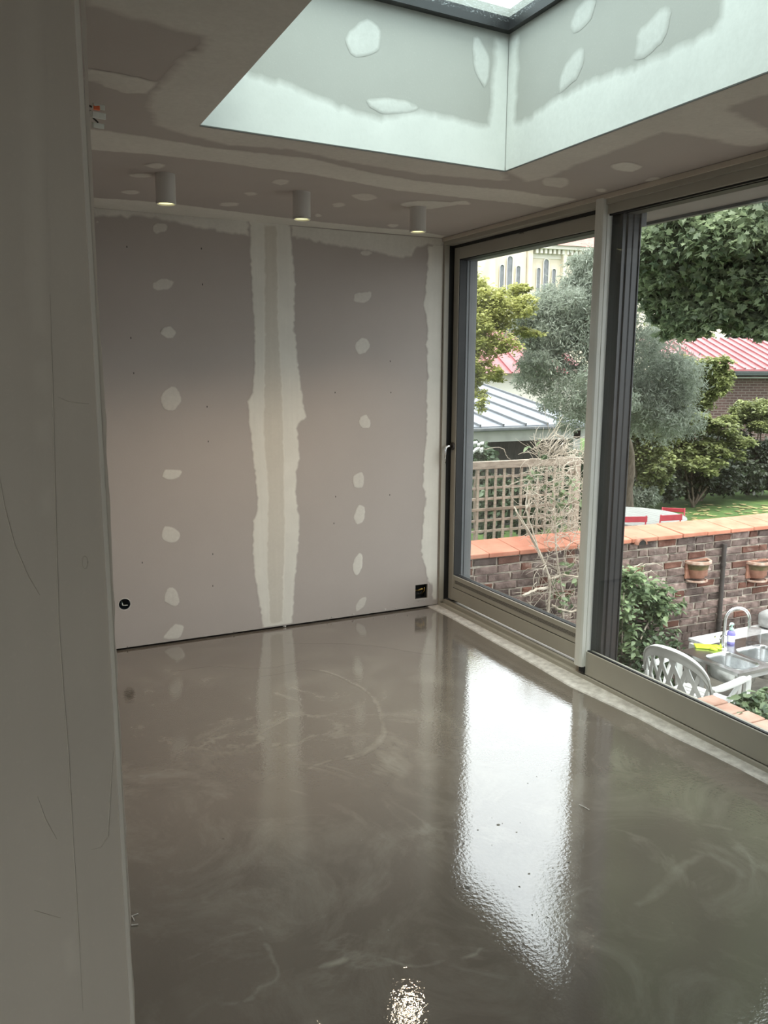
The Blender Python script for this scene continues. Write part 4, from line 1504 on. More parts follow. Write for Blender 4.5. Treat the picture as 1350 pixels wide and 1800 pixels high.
# big maple
mb_ = [blob(1190, 425, 66, 72, 9.5, .9), blob(1270, 400, 90, 85, 9.2, 1.2), blob(1370, 430, 105, 110, 9.5, 1.2), blob(1290, 505, 70, 52, 9.6, 1.0), blob(1370, 540, 60, 46, 9.4, 1.0), blob(1240, 550, 30, 36, 9.8, .5), blob(1155, 425, 38, 55, 10, .6), blob(1320, 570, 30, 20, 9.5, .5),
       blob(1450, 350, 150, 160, 10, 1.6), blob(1190, 500, 30, 30, 10, .5), blob(1148, 490, 30, 38, 10.2, .5), blob(1205, 565, 30, 34, 10, .5), blob(1175, 540, 22, 24, 10.1, .4)]
mu_ = []
for k in range(54):
    px_ = 1160 + 62 * (k % 6) + 30 * random.random()
    py_ = 270 - 82 * (k // 6)
    mu_.append(blob(px_, py_, 85, 85, 10.3 + .5 * (k % 3), 1.0))
g0 = at(1500, 880, 13)
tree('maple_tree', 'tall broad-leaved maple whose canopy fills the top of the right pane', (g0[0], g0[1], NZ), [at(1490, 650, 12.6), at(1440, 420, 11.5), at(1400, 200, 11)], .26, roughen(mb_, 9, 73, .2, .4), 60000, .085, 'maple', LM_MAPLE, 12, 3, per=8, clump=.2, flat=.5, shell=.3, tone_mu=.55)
mt_ = [o for o in COL.objects if o.name == 'maple_tree'][0]
f_ = foliage('upper_foliage', mu_, 32000, .2, 'leaf', LM_MAPLE, mt_, 8, per=9, clump=.12, flat=.45, shell=.1)
f_['kind'] = 'stuff'

# shrubs
def shrub(name, lab, blobs, n, size, lm, seed, shape='leaf', group=None, rough=5, **kw):
    B = np.array(blobs)
    base = (float(B[:, 0].mean()), float(B[:, 1].mean()), NZ)
    T = empty(name, base, 0, lab, 'shrub', group)
    b = MB()
    for i, c_ in enumerate(blobs[:4]):
        limb(b, [base, (np.array(base) * .4 + np.array(c_[:3]) * .6), c_[:3]], .03, .012, 6, .02, seed + i)
    wpart(b, 'stem', M_BARK, T)
    f = foliage('foliage', roughen(blobs, rough, seed) if rough else blobs, n, size, shape, lm, T, seed, **kw)
    f['kind'] = 'stuff'
    return T


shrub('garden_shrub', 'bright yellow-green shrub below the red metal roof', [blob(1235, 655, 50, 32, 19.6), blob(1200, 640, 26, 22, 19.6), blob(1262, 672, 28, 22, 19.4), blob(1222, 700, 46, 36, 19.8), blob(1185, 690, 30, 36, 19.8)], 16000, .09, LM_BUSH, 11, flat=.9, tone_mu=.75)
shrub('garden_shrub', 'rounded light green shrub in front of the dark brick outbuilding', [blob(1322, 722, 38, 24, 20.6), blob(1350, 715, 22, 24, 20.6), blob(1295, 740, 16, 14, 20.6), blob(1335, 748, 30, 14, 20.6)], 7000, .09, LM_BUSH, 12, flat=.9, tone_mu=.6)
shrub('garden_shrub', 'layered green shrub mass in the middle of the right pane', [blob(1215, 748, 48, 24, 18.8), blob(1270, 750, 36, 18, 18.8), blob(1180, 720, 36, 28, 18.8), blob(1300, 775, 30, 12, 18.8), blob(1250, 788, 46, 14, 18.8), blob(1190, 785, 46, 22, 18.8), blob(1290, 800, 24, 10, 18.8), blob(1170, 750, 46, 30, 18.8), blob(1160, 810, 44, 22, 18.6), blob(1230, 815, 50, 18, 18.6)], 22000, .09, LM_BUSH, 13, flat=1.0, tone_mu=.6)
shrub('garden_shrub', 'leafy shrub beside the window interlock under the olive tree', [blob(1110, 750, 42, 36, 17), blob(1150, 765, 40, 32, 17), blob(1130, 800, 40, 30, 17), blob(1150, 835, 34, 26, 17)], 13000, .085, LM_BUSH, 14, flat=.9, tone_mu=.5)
ug = [(1120, 850, 40, 40, 18.5), (1160, 850, 45, 36, 18.8), (1210, 845, 46, 36, 19.4), (1262, 842, 46, 34, 19.8), (1315, 838, 45, 34, 20.3), (1365, 835, 40, 40, 20.6), (1170, 800, 60, 44, 20), (1260, 800, 70, 44, 20.6), (1130, 790, 40, 60, 20), (1340, 800, 40, 34, 21)]
shrub('dark_undergrowth', 'undergrowth at the back of the lawn with deep shade painted into its leaves', [blob(*q, .8) for q in ug], 40000, .10, LM_SHADE, 15, flat=.3, rough=3)
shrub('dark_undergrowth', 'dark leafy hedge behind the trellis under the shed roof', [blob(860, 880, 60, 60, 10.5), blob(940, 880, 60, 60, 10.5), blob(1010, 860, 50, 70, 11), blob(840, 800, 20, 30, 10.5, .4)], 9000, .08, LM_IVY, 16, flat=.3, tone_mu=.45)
shrub('pale_grass_clump', 'greyish grassy clump at the foot of the olive trunk', [blob(1140, 868, 22, 22, 17), blob(1122, 876, 16, 18, 17)], 2600, .12, LM_OLIVE, 17, shape='narrow', flat=0, tone_mu=.3)
wf = shrub('white_flower_bush', 'small white-flowered bush at the left above the trellis', [blob(836, 800, 14, 22, 9.5, .15)], 500, .05, LM_IVY, 18)
fb = MB()
for k in range(14):
    g = at(random.uniform(828, 850), random.uniform(778, 800), 9.35)
    fb.obox(g, (.018, 0, .004), (0, .012, 0), (0, .003, .016))
wpart(fb, 'white_flowers', M_PLASTIC, wf)

# backdrop of more distant trees filling the gaps
for i, (px_, py_, rx_, ry_, dd) in enumerate([(1185, 605, 60, 50, 33), (1330, 580, 50, 22, 40), (1150, 700, 50, 50, 31), (1440, 560, 60, 70, 36), (960, 668, 50, 26, 33)]):
    c_ = blob(px_, py_, rx_, ry_, dd)
    base = (c_[0], c_[1], NZ)
    tree('distant_tree', ['distant grey-green tree behind the olive crown', 'distant dark tree above the red metal roof', 'distant dark tree behind the middle shrubs', 'distant tree at the right edge behind the maple', 'distant tree behind the zinc shed roof'][i],
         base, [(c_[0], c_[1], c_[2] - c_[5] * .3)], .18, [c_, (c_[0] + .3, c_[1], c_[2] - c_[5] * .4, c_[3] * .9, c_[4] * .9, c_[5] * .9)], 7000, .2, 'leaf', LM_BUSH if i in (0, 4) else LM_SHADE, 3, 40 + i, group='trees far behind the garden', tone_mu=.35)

# fallen leaves on the lawn
b = MB()
for k in range(70):
    g = hit(random.uniform(1185, 1350), random.uniform(886, 916), 2, NZ + .006)
    s = random.uniform(.05, .10)
    a = random.uniform(0, 6.3)
    b.add([(g[0] + s * math.cos(a + t), g[1] + s * math.sin(a + t), g[2] + random.uniform(0, .02)) for t in (0, 1.3, 3.1, 4.4)], [(0, 1, 2, 3)])
o = b.build('fallen_leaves', M_LEAFFALL)
tag(o, 'scattered pale fallen leaves on the lawn', 'leaves', kind='stuff')

# ---- dry leafless vine on the wall (left pane)
vb = on_wall(966, 1110, .12)[1]
V0 = empty('dry_vine', (vb[0], vb[1], GZ), 0, 'tangled leafless dry vine in front of the trellis and brick wall', 'vine')


def vp(x, y, dy):
    """point under a pixel, dy in front of the brick face (negative: behind the coping)"""
    return on_wall(x, y, dy)[1]


main_st = [([(966, 1180, .15), (964, 1077, .15), (967, 1019, .14), (947, 969, .1), (930, 938, .07), (911, 908, .03), (904, 891, 0)], .013, .006),
           ([(964, 1033, .15), (942, 1036, .22), (919, 1047, .30)], .014, .010),
           ([(967, 1019, .14), (990, 1010, .2), (1017, 1014, .25), (1040, 1030, .25)], .012, .006),
           ([(990, 1120, .12), (992, 1050, .12), (986, 1030, .12), (978, 970, .08), (975, 900, .05), (973, 850, .0)], .010, .005),
           ([(969, 1063, .15), (985, 1072, .2), (1005, 1076, .22), (1040, 1060, .25)], .012, .007),
           ([(1000, 1140, .15), (985, 1060, .14), (990, 1040, .14)], .011, .008),
           ([(924, 896, .05), (926, 862, .03), (930, 845, .02), (922, 842, .02), (895, 853, .02)], .005, .003),
           ([(930, 845, .02), (936, 858, .02), (932, 876, .02), (924, 896, .04), (935, 930, .06), (947, 969, .1)], .006, .006),
           ([(932, 876, .02), (944, 890, .04), (948, 908, .05)], .005, .003),
           ([(947, 969, .1), (925, 925, .08), (906, 897, .05)], .008, .005),
           ([(886, 790, -.2), (875, 786, -.2), (850, 790, -.2)], .003, .002), ([(886, 790, -.2), (890, 800, -.2), (897, 808, -.2)], .003, .002)]
for i, (pts, r0, r1) in enumerate(main_st):
    b = MB()
    limb(b, [vp(*q) for q in pts], r0, r1, 6, .004, i)
    wpart(b, 'thick_stem', M_TWIG, V0)
b = MB()
r = random.Random(21)
for k in range(520):
    a = r.uniform(0, 2 * math.pi)
    rr = math.sqrt(r.random())
    if k < 350:
        x0, y0 = 982 + 58 * rr * math.cos(a), 855 + 90 * rr * math.sin(a)
    else:
        x0, y0 = 985 + 45 * rr * math.cos(a), 980 + 120 * rr * math.sin(a)
    d0 = r.uniform(-.25, .18) if y0 < 940 else r.uniform(.05, .25)
    dirn = r.uniform(0, 2 * math.pi)
    L = r.uniform(18, 70)
    cur = r.uniform(-2.2, 2.2)
    pts = []
    x, y = x0, y0
    for s in range(6):
        pts.append(vp(min(max(x, 868), 1060), y, d0 + r.uniform(-.02, .02)))
        x += L / 6 * math.cos(dirn)
        y += L / 6 * math.sin(dirn)
        dirn += cur / 4
    w = r.choice([.0014, .0018, .0022, .0034])
    b.tube(pts, [w] * 5 + [w * .4], 4)
# spray of fine twigs at the top
for k in range(60):
    x, y = 965 + r.uniform(-12, 14), 800 + r.uniform(-8, 14)
    ang = r.uniform(-2.9, -.1)
    L = r.uniform(20, 75)
    pts = [vp(x + L * t * math.cos(ang + .25 * t), y + L * t * math.sin(ang + .25 * t) * .7, -.1 + r.uniform(-.02, .02)) for t in np.linspace(0, 1, 5)]
    b.tube(pts, [.0025, .0025, .002, .0015, .001], 4)
o = wpart(b, 'fine_twigs', M_TWIG, V0)
o['kind'] = 'stuff'
o = foliage('sparse_leaves', [tuple(vp(935, 835, -.02)) + (.08, .08, .09), tuple(vp(995, 880, 0)) + (.2, .15, .25), tuple(vp(985, 1030, .15)) + (.15, .1, .2), tuple(vp(948, 790, 0)) + (.1, .08, .1)], 150, .055, 'leaf', LM_CLIMB, V0, 33, per=3)
o['kind'] = 'stuff'

# ---- climbing plant right of the interlock
cbp = on_wall(1116, 1185, .25)[1]
K0 = empty('climbing_shrub', (cbp[0], cbp[1], GZ), 0, 'bushy green climbing plant against the brick wall behind the chair', 'plant')
for i, (pts, r0, r1) in enumerate([([(1117, 1260, .25), (1116, 1178, .25), (1120, 1140, .22), (1132, 1110, .2), (1141, 1092, .15), (1146, 1060, .1)], .010, .006),
                                   ([(1113, 1260, .25), (1110, 1170, .25), (1106, 1150, .25), (1096, 1120, .25)], .008, .004),
                                   ([(1093, 1150, .3), (1094, 1118, .3), (1093, 1070, .3), (1097, 1042, .3)], .004, .003),
                                   ([(1112, 1012, .15), (1120, 1000, .15), (1134, 992, .15), (1150, 990, .12), (1165, 996, .1)], .005, .003),
                                   ([(1108, 1004, .15), (1118, 995, .15), (1130, 990, .15)], .004, .003), ([(1130, 1008, .15), (1145, 1003, .15), (1156, 1012, .12)], .004, .002)]):
    b = MB()
    limb(b, [vp(*q) for q in pts], r0, r1, 6, .003, 60 + i)
    wpart(b, 'stem', M_TWIG, K0)


def vblob(x, y, rx, ry, d, rd=.12):
    g = vp(x, y, d)
    s = 7.0 / F_PX
    return (g[0], g[1], g[2], rx * s, rd, ry * s)


o = foliage('leaves', [vblob(1115, 1030, 36, 28, .2), vblob(1150, 1045, 32, 22, .15), vblob(1098, 1010, 18, 18, .2), vblob(1170, 1065, 20, 12, .1, .06), vblob(1092, 1075, 18, 40, .28), vblob(1100, 1130, 16, 40, .28),
                       vblob(1150, 1080, 16, 16, .15)], 1500, .062, 'leaf', LM_CLIMB, K0, 34, per=6, clump=.3, flat=.8)
o['kind'] = 'stuff'
o = foliage('sprig_leaves', [vblob(1190, 1075, 12, 4, .1, .03), vblob(1185, 1105, 12, 14, .08, .03), vblob(1200, 1062, 8, 4, .08, .03)], 46, .05, 'leaf', LM_CLIMB, K0, 35, per=3)
o['kind'] = 'stuff'
K1 = empty('low_ground_ivy', (cbp[0] + .15, cbp[1] - .1, GZ), 0, 'dark low leafy plants at the foot of the climbing plant', 'plant')
o = foliage('leaves', [vblob(1150, 1150, 45, 40, .35, .2), vblob(1120, 1190, 40, 40, .4, .2), vblob(1165, 1200, 30, 30, .4, .2), vblob(1130, 1110, 26, 30, .1, .1)], 1700, .05, 'leaf', LM_IVY, K1, 36, per=6, clump=.3)
o['kind'] = 'stuff'

# ---- brick step outside the window
ST = MB().box((.215, -3.7, GZ), (.78, -1.74, -.215)).build('step_ledge', M_MORTAR)
tag(ST, 'terracotta brick ledge just outside the sliding window', kind='structure')
sm = MB().box((0, 0, 0), (.268, .112, .062)).mesh('step_brick')
sm.materials.append(M_STEP)
for i in range(16):
    for j in range(2):
        o = bpy.data.objects.new('step_brick', sm)
        COL.objects.link(o)
        o.parent = ST
        o.location = (.235 + j * .278, -1.86 - i * .120, -.214 + random.uniform(-.002, .002))
        o.rotation_euler = (0, 0, random.uniform(-.008, .008))
        m_ = o.modifiers.new('bevel', 'BEVEL')
        m_.width = .004
LV = empty('ledge_plant', (1.05, -1.75, GZ), 0, 'leafy green plant growing up beside the brick ledge', 'plant')
pb = []
for (x, y, rx, ry, d) in [(1315, 1232, 22, 14, 4.6), (1342, 1238, 16, 16, 4.5), (1350, 1222, 14, 12, 4.6), (1335, 1260, 20, 12, 4.4)]:
    pb.append(blob(x, y, rx, ry, d, .07))
o = foliage('leaves', pb, 190, .06, 'leaf', LM_CLIMB, LV, 37, per=4, clump=.35, flat=.8, tone_mu=.3)
o['kind'] = 'stuff'
b = MB()
for i, c_ in enumerate(pb):
    limb(b, [(1.05 + .05 * i, -1.75, GZ), (np.array([1.05, -1.75, GZ]) + np.array(c_[:3])) / 2, c_[:3]], .006, .003, 5, .01, i)
wpart(b, 'stems', M_TWIGDK, LV)

# ================================================================== outdoor sink
SX, SY, SZ = 2.17, -.785, -.60
SK = empty('outdoor_sink', (2.75, -.45, GZ), 0, 'stainless steel double-bowl sink on a stand by the brick wall', 'sink')


def rr(x0, y0, x1, y1, r, n=5):
    out = []
    for cx_, cy_, a0 in ((x1 - r, y1 - r, 0), (x0 + r, y1 - r, 90), (x0 + r, y0 + r, 180), (x1 - r, y0 + r, 270)):
        for k in range(n + 1):
            a = math.radians(a0 + 90 * k / n)
            out.append((cx_ + r * math.cos(a), cy_ + r * math.sin(a)))
    return out


off = np.array([2.75, -.45, GZ])
bowls = [rr(2.235, -.725, 2.50, -.385, .06), rr(2.575, -.725, 2.90, -.385, .06)]
outer_p = rr(2.17, -.785, 3.35, -.20, .015)
V = outer_p + bowls[0] + bowls[1]
E_ = []
s0 = 0
for L in (outer_p, *bowls):
    E_ += [(s0 + i, s0 + (i + 1) % len(L)) for i in range(len(L))]
    s0 += len(L)
res = delaunay_2d_cdt([Vector(v) for v in V], E_, [], 0, 1e-6)
vs = np.array([tuple(v) for v in res[0]])
fs = []
for f in res[2]:
    c_ = vs[list(f)].mean(0)[None]
    if not inside(c_, np.array(outer_p))[0] or any(inside(c_, np.array(bw))[0] for bw in bowls):
        continue
    fs.append(tuple(f))
b = MB()
b.add([(v[0] - off[0], v[1] - off[1], SZ - off[2]) for v in vs], fs)
n_ = len(outer_p)
b.add([(x - off[0], y - off[1], z - off[2]) for z in (SZ, SZ - .025) for x, y in outer_p], [(i, (i + 1) % n_, n_ + (i + 1) % n_, n_ + i) for i in range(n_)])
b.build('drainer_top', M_STEEL, SK)
for bw in bowls:
    c_ = np.mean(bw, 0)
    b = MB()
    rings = []
    for k, z in ((1.02, .004), (1.0, 0), (.95, -.03), (.92, -.13), (.84, -.155), (.1, -.16)):
        rings.append([(c_[0] + (x - c_[0]) * k - off[0], c_[1] + (y - c_[1]) * k - off[1], SZ + z - off[2]) for x, y in bw])
    n_ = len(bw)
    b.add([p for rg in rings for p in rg], [(i * n_ + j, i * n_ + (j + 1) % n_, (i + 1) * n_ + (j + 1) % n_, (i + 1) * n_ + j) for i in range(5) for j in range(n_)] + [tuple(range(5 * n_, 6 * n_))])
    bo = b.build('bowl', M_STEEL, SK, smooth='auto')
    MB().lathe([(0, .003), (.032, .003), (.036, 0), (.036, -.006)], (c_[0] - off[0], c_[1] - off[1], SZ - .158 - off[2]), 18).build('drain_ring', M_CHROME, bo, smooth='auto')
for x in (2.23, 3.28):
    for y in (-.74, -.25):
        bx('stand_leg', (x - .02 - off[0], y - .02 - off[1], 0), (x + .02 - off[0], y + .02 - off[1], SZ - .025 - GZ), M_WHITEWOOD, SK, bevel=.003)
bx('stand_rail', (2.25 - off[0], -.76 - off[1], SZ - .07 - GZ), (3.27 - off[0], -.74 - off[1], SZ - .03 - GZ), M_WHITEWOOD, SK)
# tap
fx, fy = 2.525 - off[0], -.325 - off[1]
fz = SZ - off[2]
b = MB().lathe([(0, 0), (.034, 0), (.034, .006), (.028, .012), (.027, .105), (.022, .115), (0, .118)], (fx, fy, fz), 20)
tap = b.build('tap_body', M_CHROME, SK, smooth='auto')
arc = [(0, .10), (0, .24)] + [(.105 - .105 * math.cos(a), .24 + .105 * math.sin(a)) for a in np.linspace(.2, math.pi * .97, 14)] + [(.212, .20), (.214, .175)]
dx, dy = .93, -.36
b = MB().tube([(fx + t * dx, fy + t * dy, fz + z) for t, z in arc], .0125, 12)
b.build('swan_neck_spout', M_CHROME, tap, smooth='auto')
MB().tube([(fx - .02, fy + .02, fz + .07), (fx - .055, fy + .04, fz + .10)], .008, 8).build('tap_lever', M_CHROME, tap, smooth='auto')

# worktop slab behind the sink
WT = empty('stone_worktop', (2.9, .12, GZ), 0, 'pale mottled worktop slab between the sink and the brick wall', 'worktop')
bx('slab', (-.40, -.315, -.03 + (-.607 - GZ)), (1.3, -.10, (-.607 - GZ)), M_WORKTOP, WT, bevel=.004)
for x in (-.4, 1.2):
    bx('slab_support', (x - .03, -.28, 0), (x + .03, -.14, -.637 - GZ), M_WHITEWOOD, WT)

# soap bottle
g = hit(1284, 1131, 2, -.60)
SB = empty('soap_bottle', (g[0], g[1], -.5995), 0, 'violet soap bottle with mint green pump beside the tap', 'bottle')
MB().lathe([(0, 0), (.030, 0), (.033, .006), (.033, .085), (.026, .105), (.012, .115), (0, .116)], n=20).build('bottle_body', M_PURPLE, SB, smooth='auto')
MB().lathe([(.0335, .02), (.0337, .02), (.0337, .075), (.0335, .075)], n=20, a0=math.radians(170), a1=math.radians(290)).build('bottle_label', M_LABELW, SB, smooth='auto')
pm = MB().lathe([(0, .116), (.017, .116), (.017, .135), (.007, .138), (.006, .165), (0, .166)], n=16).build('pump_collar', M_MINT, SB, smooth='auto')
MB().lathe([(0, .160), (.016, .160), (.018, .172), (.012, .178), (0, .179)], n=16).tube([(0, 0, .170), (-.035, -.01, .170), (-.045, -.012, .162)], .005, 8).build('pump_head', M_MINT, pm, smooth='auto')

# rubber glove
g = hit(1250, 1138, 2, -.598)
GLV = empty('rubber_glove', (g[0], g[1], -.5995), math.radians(-35), 'lime yellow-green rubber glove lying flat left of the tap', 'glove')
cuff = [(-.13, -.045), (-.05, -.05), (0, -.055), (.03, -.045), (.035, .03), (0, .045), (-.05, .04), (-.13, .045)]
b = MB().prism(cuff, .001, .016)
b.build('palm_and_cuff', M_GLOVE, GLV, bevel=.006)
for k, (y0, L) in enumerate([(-.036, .055), (-.016, .065), (.004, .062), (.024, .05)]):
    MB().tube([(.02, y0, .009), (.02 + L * .6, y0 * 1.25, .011), (.02 + L, y0 * 1.4, .008)], [.0105, .0095, .006], 8).build('glove_finger', M_GLOVE, GLV, smooth=True)
MB().tube([(-.02, -.05, .009), (.012, -.078, .011), (.03, -.085, .009)], [.0115, .010, .006], 8).build('glove_thumb', M_GLOVE, GLV, smooth=True)

# tumbler
g = hit(1324, 1132, 2, -.60)
TB = empty('plastic_tumbler', (g[0], g[1], -.5995), 0, 'grey translucent tumbler standing upside down right of the tap', 'cup')
MB().lathe([(.055, 0), (.057, .004), (.052, .12), (.049, .135), (0, .137)], n=24).build('tumbler_wall', M_TUMBLER, TB, smooth='auto')
MB().lathe([(.0545, 0), (.059, 0), (.059, .008), (.0545, .008), (.0545, 0)], n=24).build('tumbler_rim', M_TUMBLER, TB, smooth='auto')

# rock on the worktop
g = hit(1349, 1112, 1, -.07)
RK = bpy.data.meshes.new('grey_rock')
bm = bmesh.new()
bmesh.ops.create_icosphere(bm, subdivisions=3, radius=1)
for v in bm.verts:
    n1 = 1 + .16 * math.sin(3 * v.co.x + 1) * math.cos(2.3 * v.co.y) + .08 * math.sin(5 * v.co.z + 2 * v.co.x)
    v.co = Vector((v.co.x * .13 * n1, v.co.y * .09 * n1, max(v.co.z, -.6) * .10 * n1))
bm.to_mesh(RK)
bm.free()
rk = obj('grey_rock', RK, M_ROCK, None, True)
rk.location = (g[0], -.09, -.607 + .072)
tag(rk, 'grey rounded stone on the worktop at the right edge', 'stone')

# ================================================================== white plastic chair
ang_face = math.radians(10)
CH = empty('plastic_chair', (1.875, -.625, GZ), ang_face, 'white plastic garden armchair with lattice back seen from behind', 'chair')
# local: +X faces forward, Y sideways; back at x = -.24
RAD = .40


def back_pt(th_, z):
    """curved back surface: th sideways angle, z height; leans backwards"""
    lean = -.22 * (z - .42)
    return np.array([-.26 + RAD * (1 - math.cos(th_)) + lean, RAD * math.sin(th_), z])


TH = math.radians(44)


def top_z(th_):
    t = abs(th_) / TH
    return .64 + .285 * math.sqrt(max(0, 1 - t ** 2.2))


def ribbon(b, pts, nrms, w, t):
    """flat band along pts: width w across, thickness t along nrms"""
    P = [np.array(p) for p in pts]
    vs = []
    for i, p in enumerate(P):
        d = P[min(i + 1, len(P) - 1)] - P[max(i - 1, 0)]
        d = d / np.linalg.norm(d)
        n = nrms[i] - d * (nrms[i] @ d)
        n = n / np.linalg.norm(n)
        s = np.cross(d, n)
        vs += [p - s * w / 2 - n * t / 2, p + s * w / 2 - n * t / 2, p + s * w / 2 + n * t / 2, p - s * w / 2 + n * t / 2]
    m = len(P)
    fs = [(0, 1, 2, 3), tuple(4 * (m - 1) + k for k in (3, 2, 1, 0))]
    for i in range(m - 1):
        for k in range(4):
            fs.append((4 * i + k, 4 * i + (k + 1) % 4, 4 * i + 4 + (k + 1) % 4, 4 * i + 4 + k))
    b.add(vs, fs)


def nrm_at(th_):
    return np.array([math.cos(th_), -math.sin(th_), .2])


b = MB()
ths = np.linspace(-TH, TH, 41)
# solid upper band following the arc
vs, fs = [], []
for th_ in ths:
    zt = top_z(th_)
    zb = max(.60, zt - .075)
    for z in (zt, zb):
        p = back_pt(th_, z)
        n = nrm_at(th_)
        vs += [p + n * .008, p - n * .012]
for i in range(40):
    o_ = 4 * i
    fs += [(o_, o_ + 4, o_ + 6, o_ + 2), (o_ + 1, o_ + 3, o_ + 7, o_ + 5), (o_, o_ + 1, o_ + 5, o_ + 4), (o_ + 2, o_ + 6, o_ + 7, o_ + 3)]
b.add(vs, fs)
ribbon(b, [back_pt(t, top_z(t)) for t in ths], [nrm_at(t) for t in ths], .012, .036)
b.build('backrest_rim', M_PLASTIC, CH, smooth='auto')
zlo = .40
for s in (-1, 1):
    for k in range(9):
        t0 = -TH * 1.25 + k * TH * 2.5 / 8
        pts, ns = [], []
        for q_ in np.linspace(0, 1, 15):
            z = zlo + q_ * .53
            th_ = t0 + s * .52 * (q_ - .5) * (1 - .35 * abs(q_ - .5))
            if abs(th_) < TH * .97 and z < top_z(th_) - .02:
                pts.append(back_pt(th_, z))
                ns.append(nrm_at(th_))
        if len(pts) > 2:
            b = MB()
            ribbon(b, pts, ns, .030, .010 + .003 * (s > 0))
            b.build('back_lattice_bar', M_PLASTIC, CH, smooth='auto')
b = MB()
ribbon(b, [back_pt(t, .42) for t in ths], [nrm_at(t) for t in ths], .07, .012)
b.build('backrest_foot', M_PLASTIC, CH, smooth='auto')
# seat with slots
for k in range(8):
    x0 = -.17 + k * .052
    MB().box((x0, -.215 + .004 * k, .405 + .003 * k), (x0 + .044, .215 - .004 * k, .425 + .003 * k)).build('seat_slat', M_PLASTIC, CH, bevel=.004)
b = MB()
for s in (-1, 1):
    b.beam((-.2, s * .225, .405), (.25, s * .215, .43), .045, .035)
b.beam((.25, -.215, .425), (.25, .215, .425), .05, .04)
b.build('seat_frame', M_PLASTIC, CH, bevel=.008)
for s in (-1, 1):
    p0 = back_pt(s * TH, .655)
    arm = [p0, p0 + [.06, s * .02, .0], np.array([.05, s * .30, .655]), np.array([.17, s * .30, .66]), np.array([.235, s * .295, .652])]
    b = MB()
    ribbon(b, arm, [np.array([0, 0, 1.0])] * len(arm), .062, .022)
    b.build('armrest', M_PLASTIC, CH, smooth='auto', bevel=.004)
    b = MB()
    ribbon(b, [(.235, s * .295, .655), (.25, s * .292, .60), (.262, s * .28, .40), (.285, s * .285, 0)], [np.array([0, s * 1.0, 0])] * 4, .075, .022)
    b.build('leg', M_PLASTIC, CH, smooth='auto', bevel=.004)
    b = MB()
    ribbon(b, [(-.19, s * .26, .64), (-.215, s * .255, .42), (-.30, s * .275, 0)], [np.array([0, s * 1.0, 0])] * 3, .07, .022)
    b.build('leg', M_PLASTIC, CH, smooth='auto', bevel=.004)
    b = MB()
    ribbon(b, [(.16, s * .292, .645), (.06, s * .27, .53), (-.02, s * .235, .43)], [np.array([0, s * 1.0, 0])] * 3, .035, .016)
    b.build('arm_brace', M_PLASTIC, CH, smooth='auto')

# ================================================================== neighbour's garden furniture
g = at(1108, 907, 13.8)
TBZ = NZ + .74
g = hit(1108, 906, 2, TBZ)
GT = empty('round_garden_table', (g[0], g[1], NZ), 0, 'large round pale wooden garden table on the lawn behind the wall', 'table')
nP = 14
Rt = .90
for k in range(nP):
    x0 = -Rt + 2 * Rt * k / nP
    x1 = x0 + 2 * Rt / nP - .008
    if k in (0, nP - 1):
        pass
    f_ = lambda x: math.sqrt(max(0.0, Rt * Rt - x * x))
    poly = [(x0, -f_(x0)), ((x0 + x1) / 2, -f_((x0 + x1) / 2)), (x1, -f_(x1)), (x1, f_(x1)), ((x0 + x1) / 2, f_((x0 + x1) / 2)), (x0, f_(x0))]
    if k == 0:
        poly = poly[1:5]
    if k == nP - 1:
        poly = [q_ for i, q_ in enumerate(poly)]
    MB().prism(poly, .71, .74).build('table_plank', M_TABLE, GT)
MB().lathe([(Rt - .03, .66), (Rt - .02, .66), (Rt - .02, .71), (Rt - .03, .71)], n=40).build('table_apron', M_TABLE, GT)
for a in (.8, 2.37, 3.94, 5.5):
    MB().beam((.6 * math.cos(a), .6 * math.sin(a), 0), (.55 * math.cos(a), .55 * math.sin(a), .71), .07, .07, up=(1, 0, 0)).build('leg', M_TABLE, GT)


def bistro(px_, py_, depth, rz, lab):
    g_ = at(px_, py_, depth)
    hgt = g_[2] - NZ
    k = hgt / .82
    B0 = empty('bistro_chair', (g_[0], g_[1], NZ), rz, lab, 'chair', 'red folding chairs around the garden table')
    for z0, z1 in ((.735, .82), (.60, .675)):
        MB().box((-.205, -.012, z0 * k), (.205, .010, z1 * k)).build('back_slat', M_REDCHAIR, B0, bevel=.004)
    for s in (-1, 1):
        MB().tube([(s * .19, 0, .83 * k), (s * .19, .06, .45 * k), (s * .19, .28, 0)], .012, 8).build('back_leg', M_REDCHAIR, B0, smooth=True)
        MB().tube([(s * .17, .36, .45 * k), (s * .17, .12, .25 * k), (s * .17, -.12, 0)], .012, 8).build('front_leg', M_REDCHAIR, B0, smooth=True)
    for i in range(6):
        MB().box((-.19, .04 + i * .06, .445 * k), (.19, .09 + i * .06, .462 * k)).build('seat_slat', M_REDCHAIR, B0)


bistro(1116, 908, 12.9, -.35, 'red slatted folding chair at the table nearer the window interlock')
bistro(1180, 905, 13.0, -.15, 'red slatted folding chair at the right edge of the round table')
bistro(1184, 893, 14.9, 2.4, 'dark red folding chair on the far side of the round table')

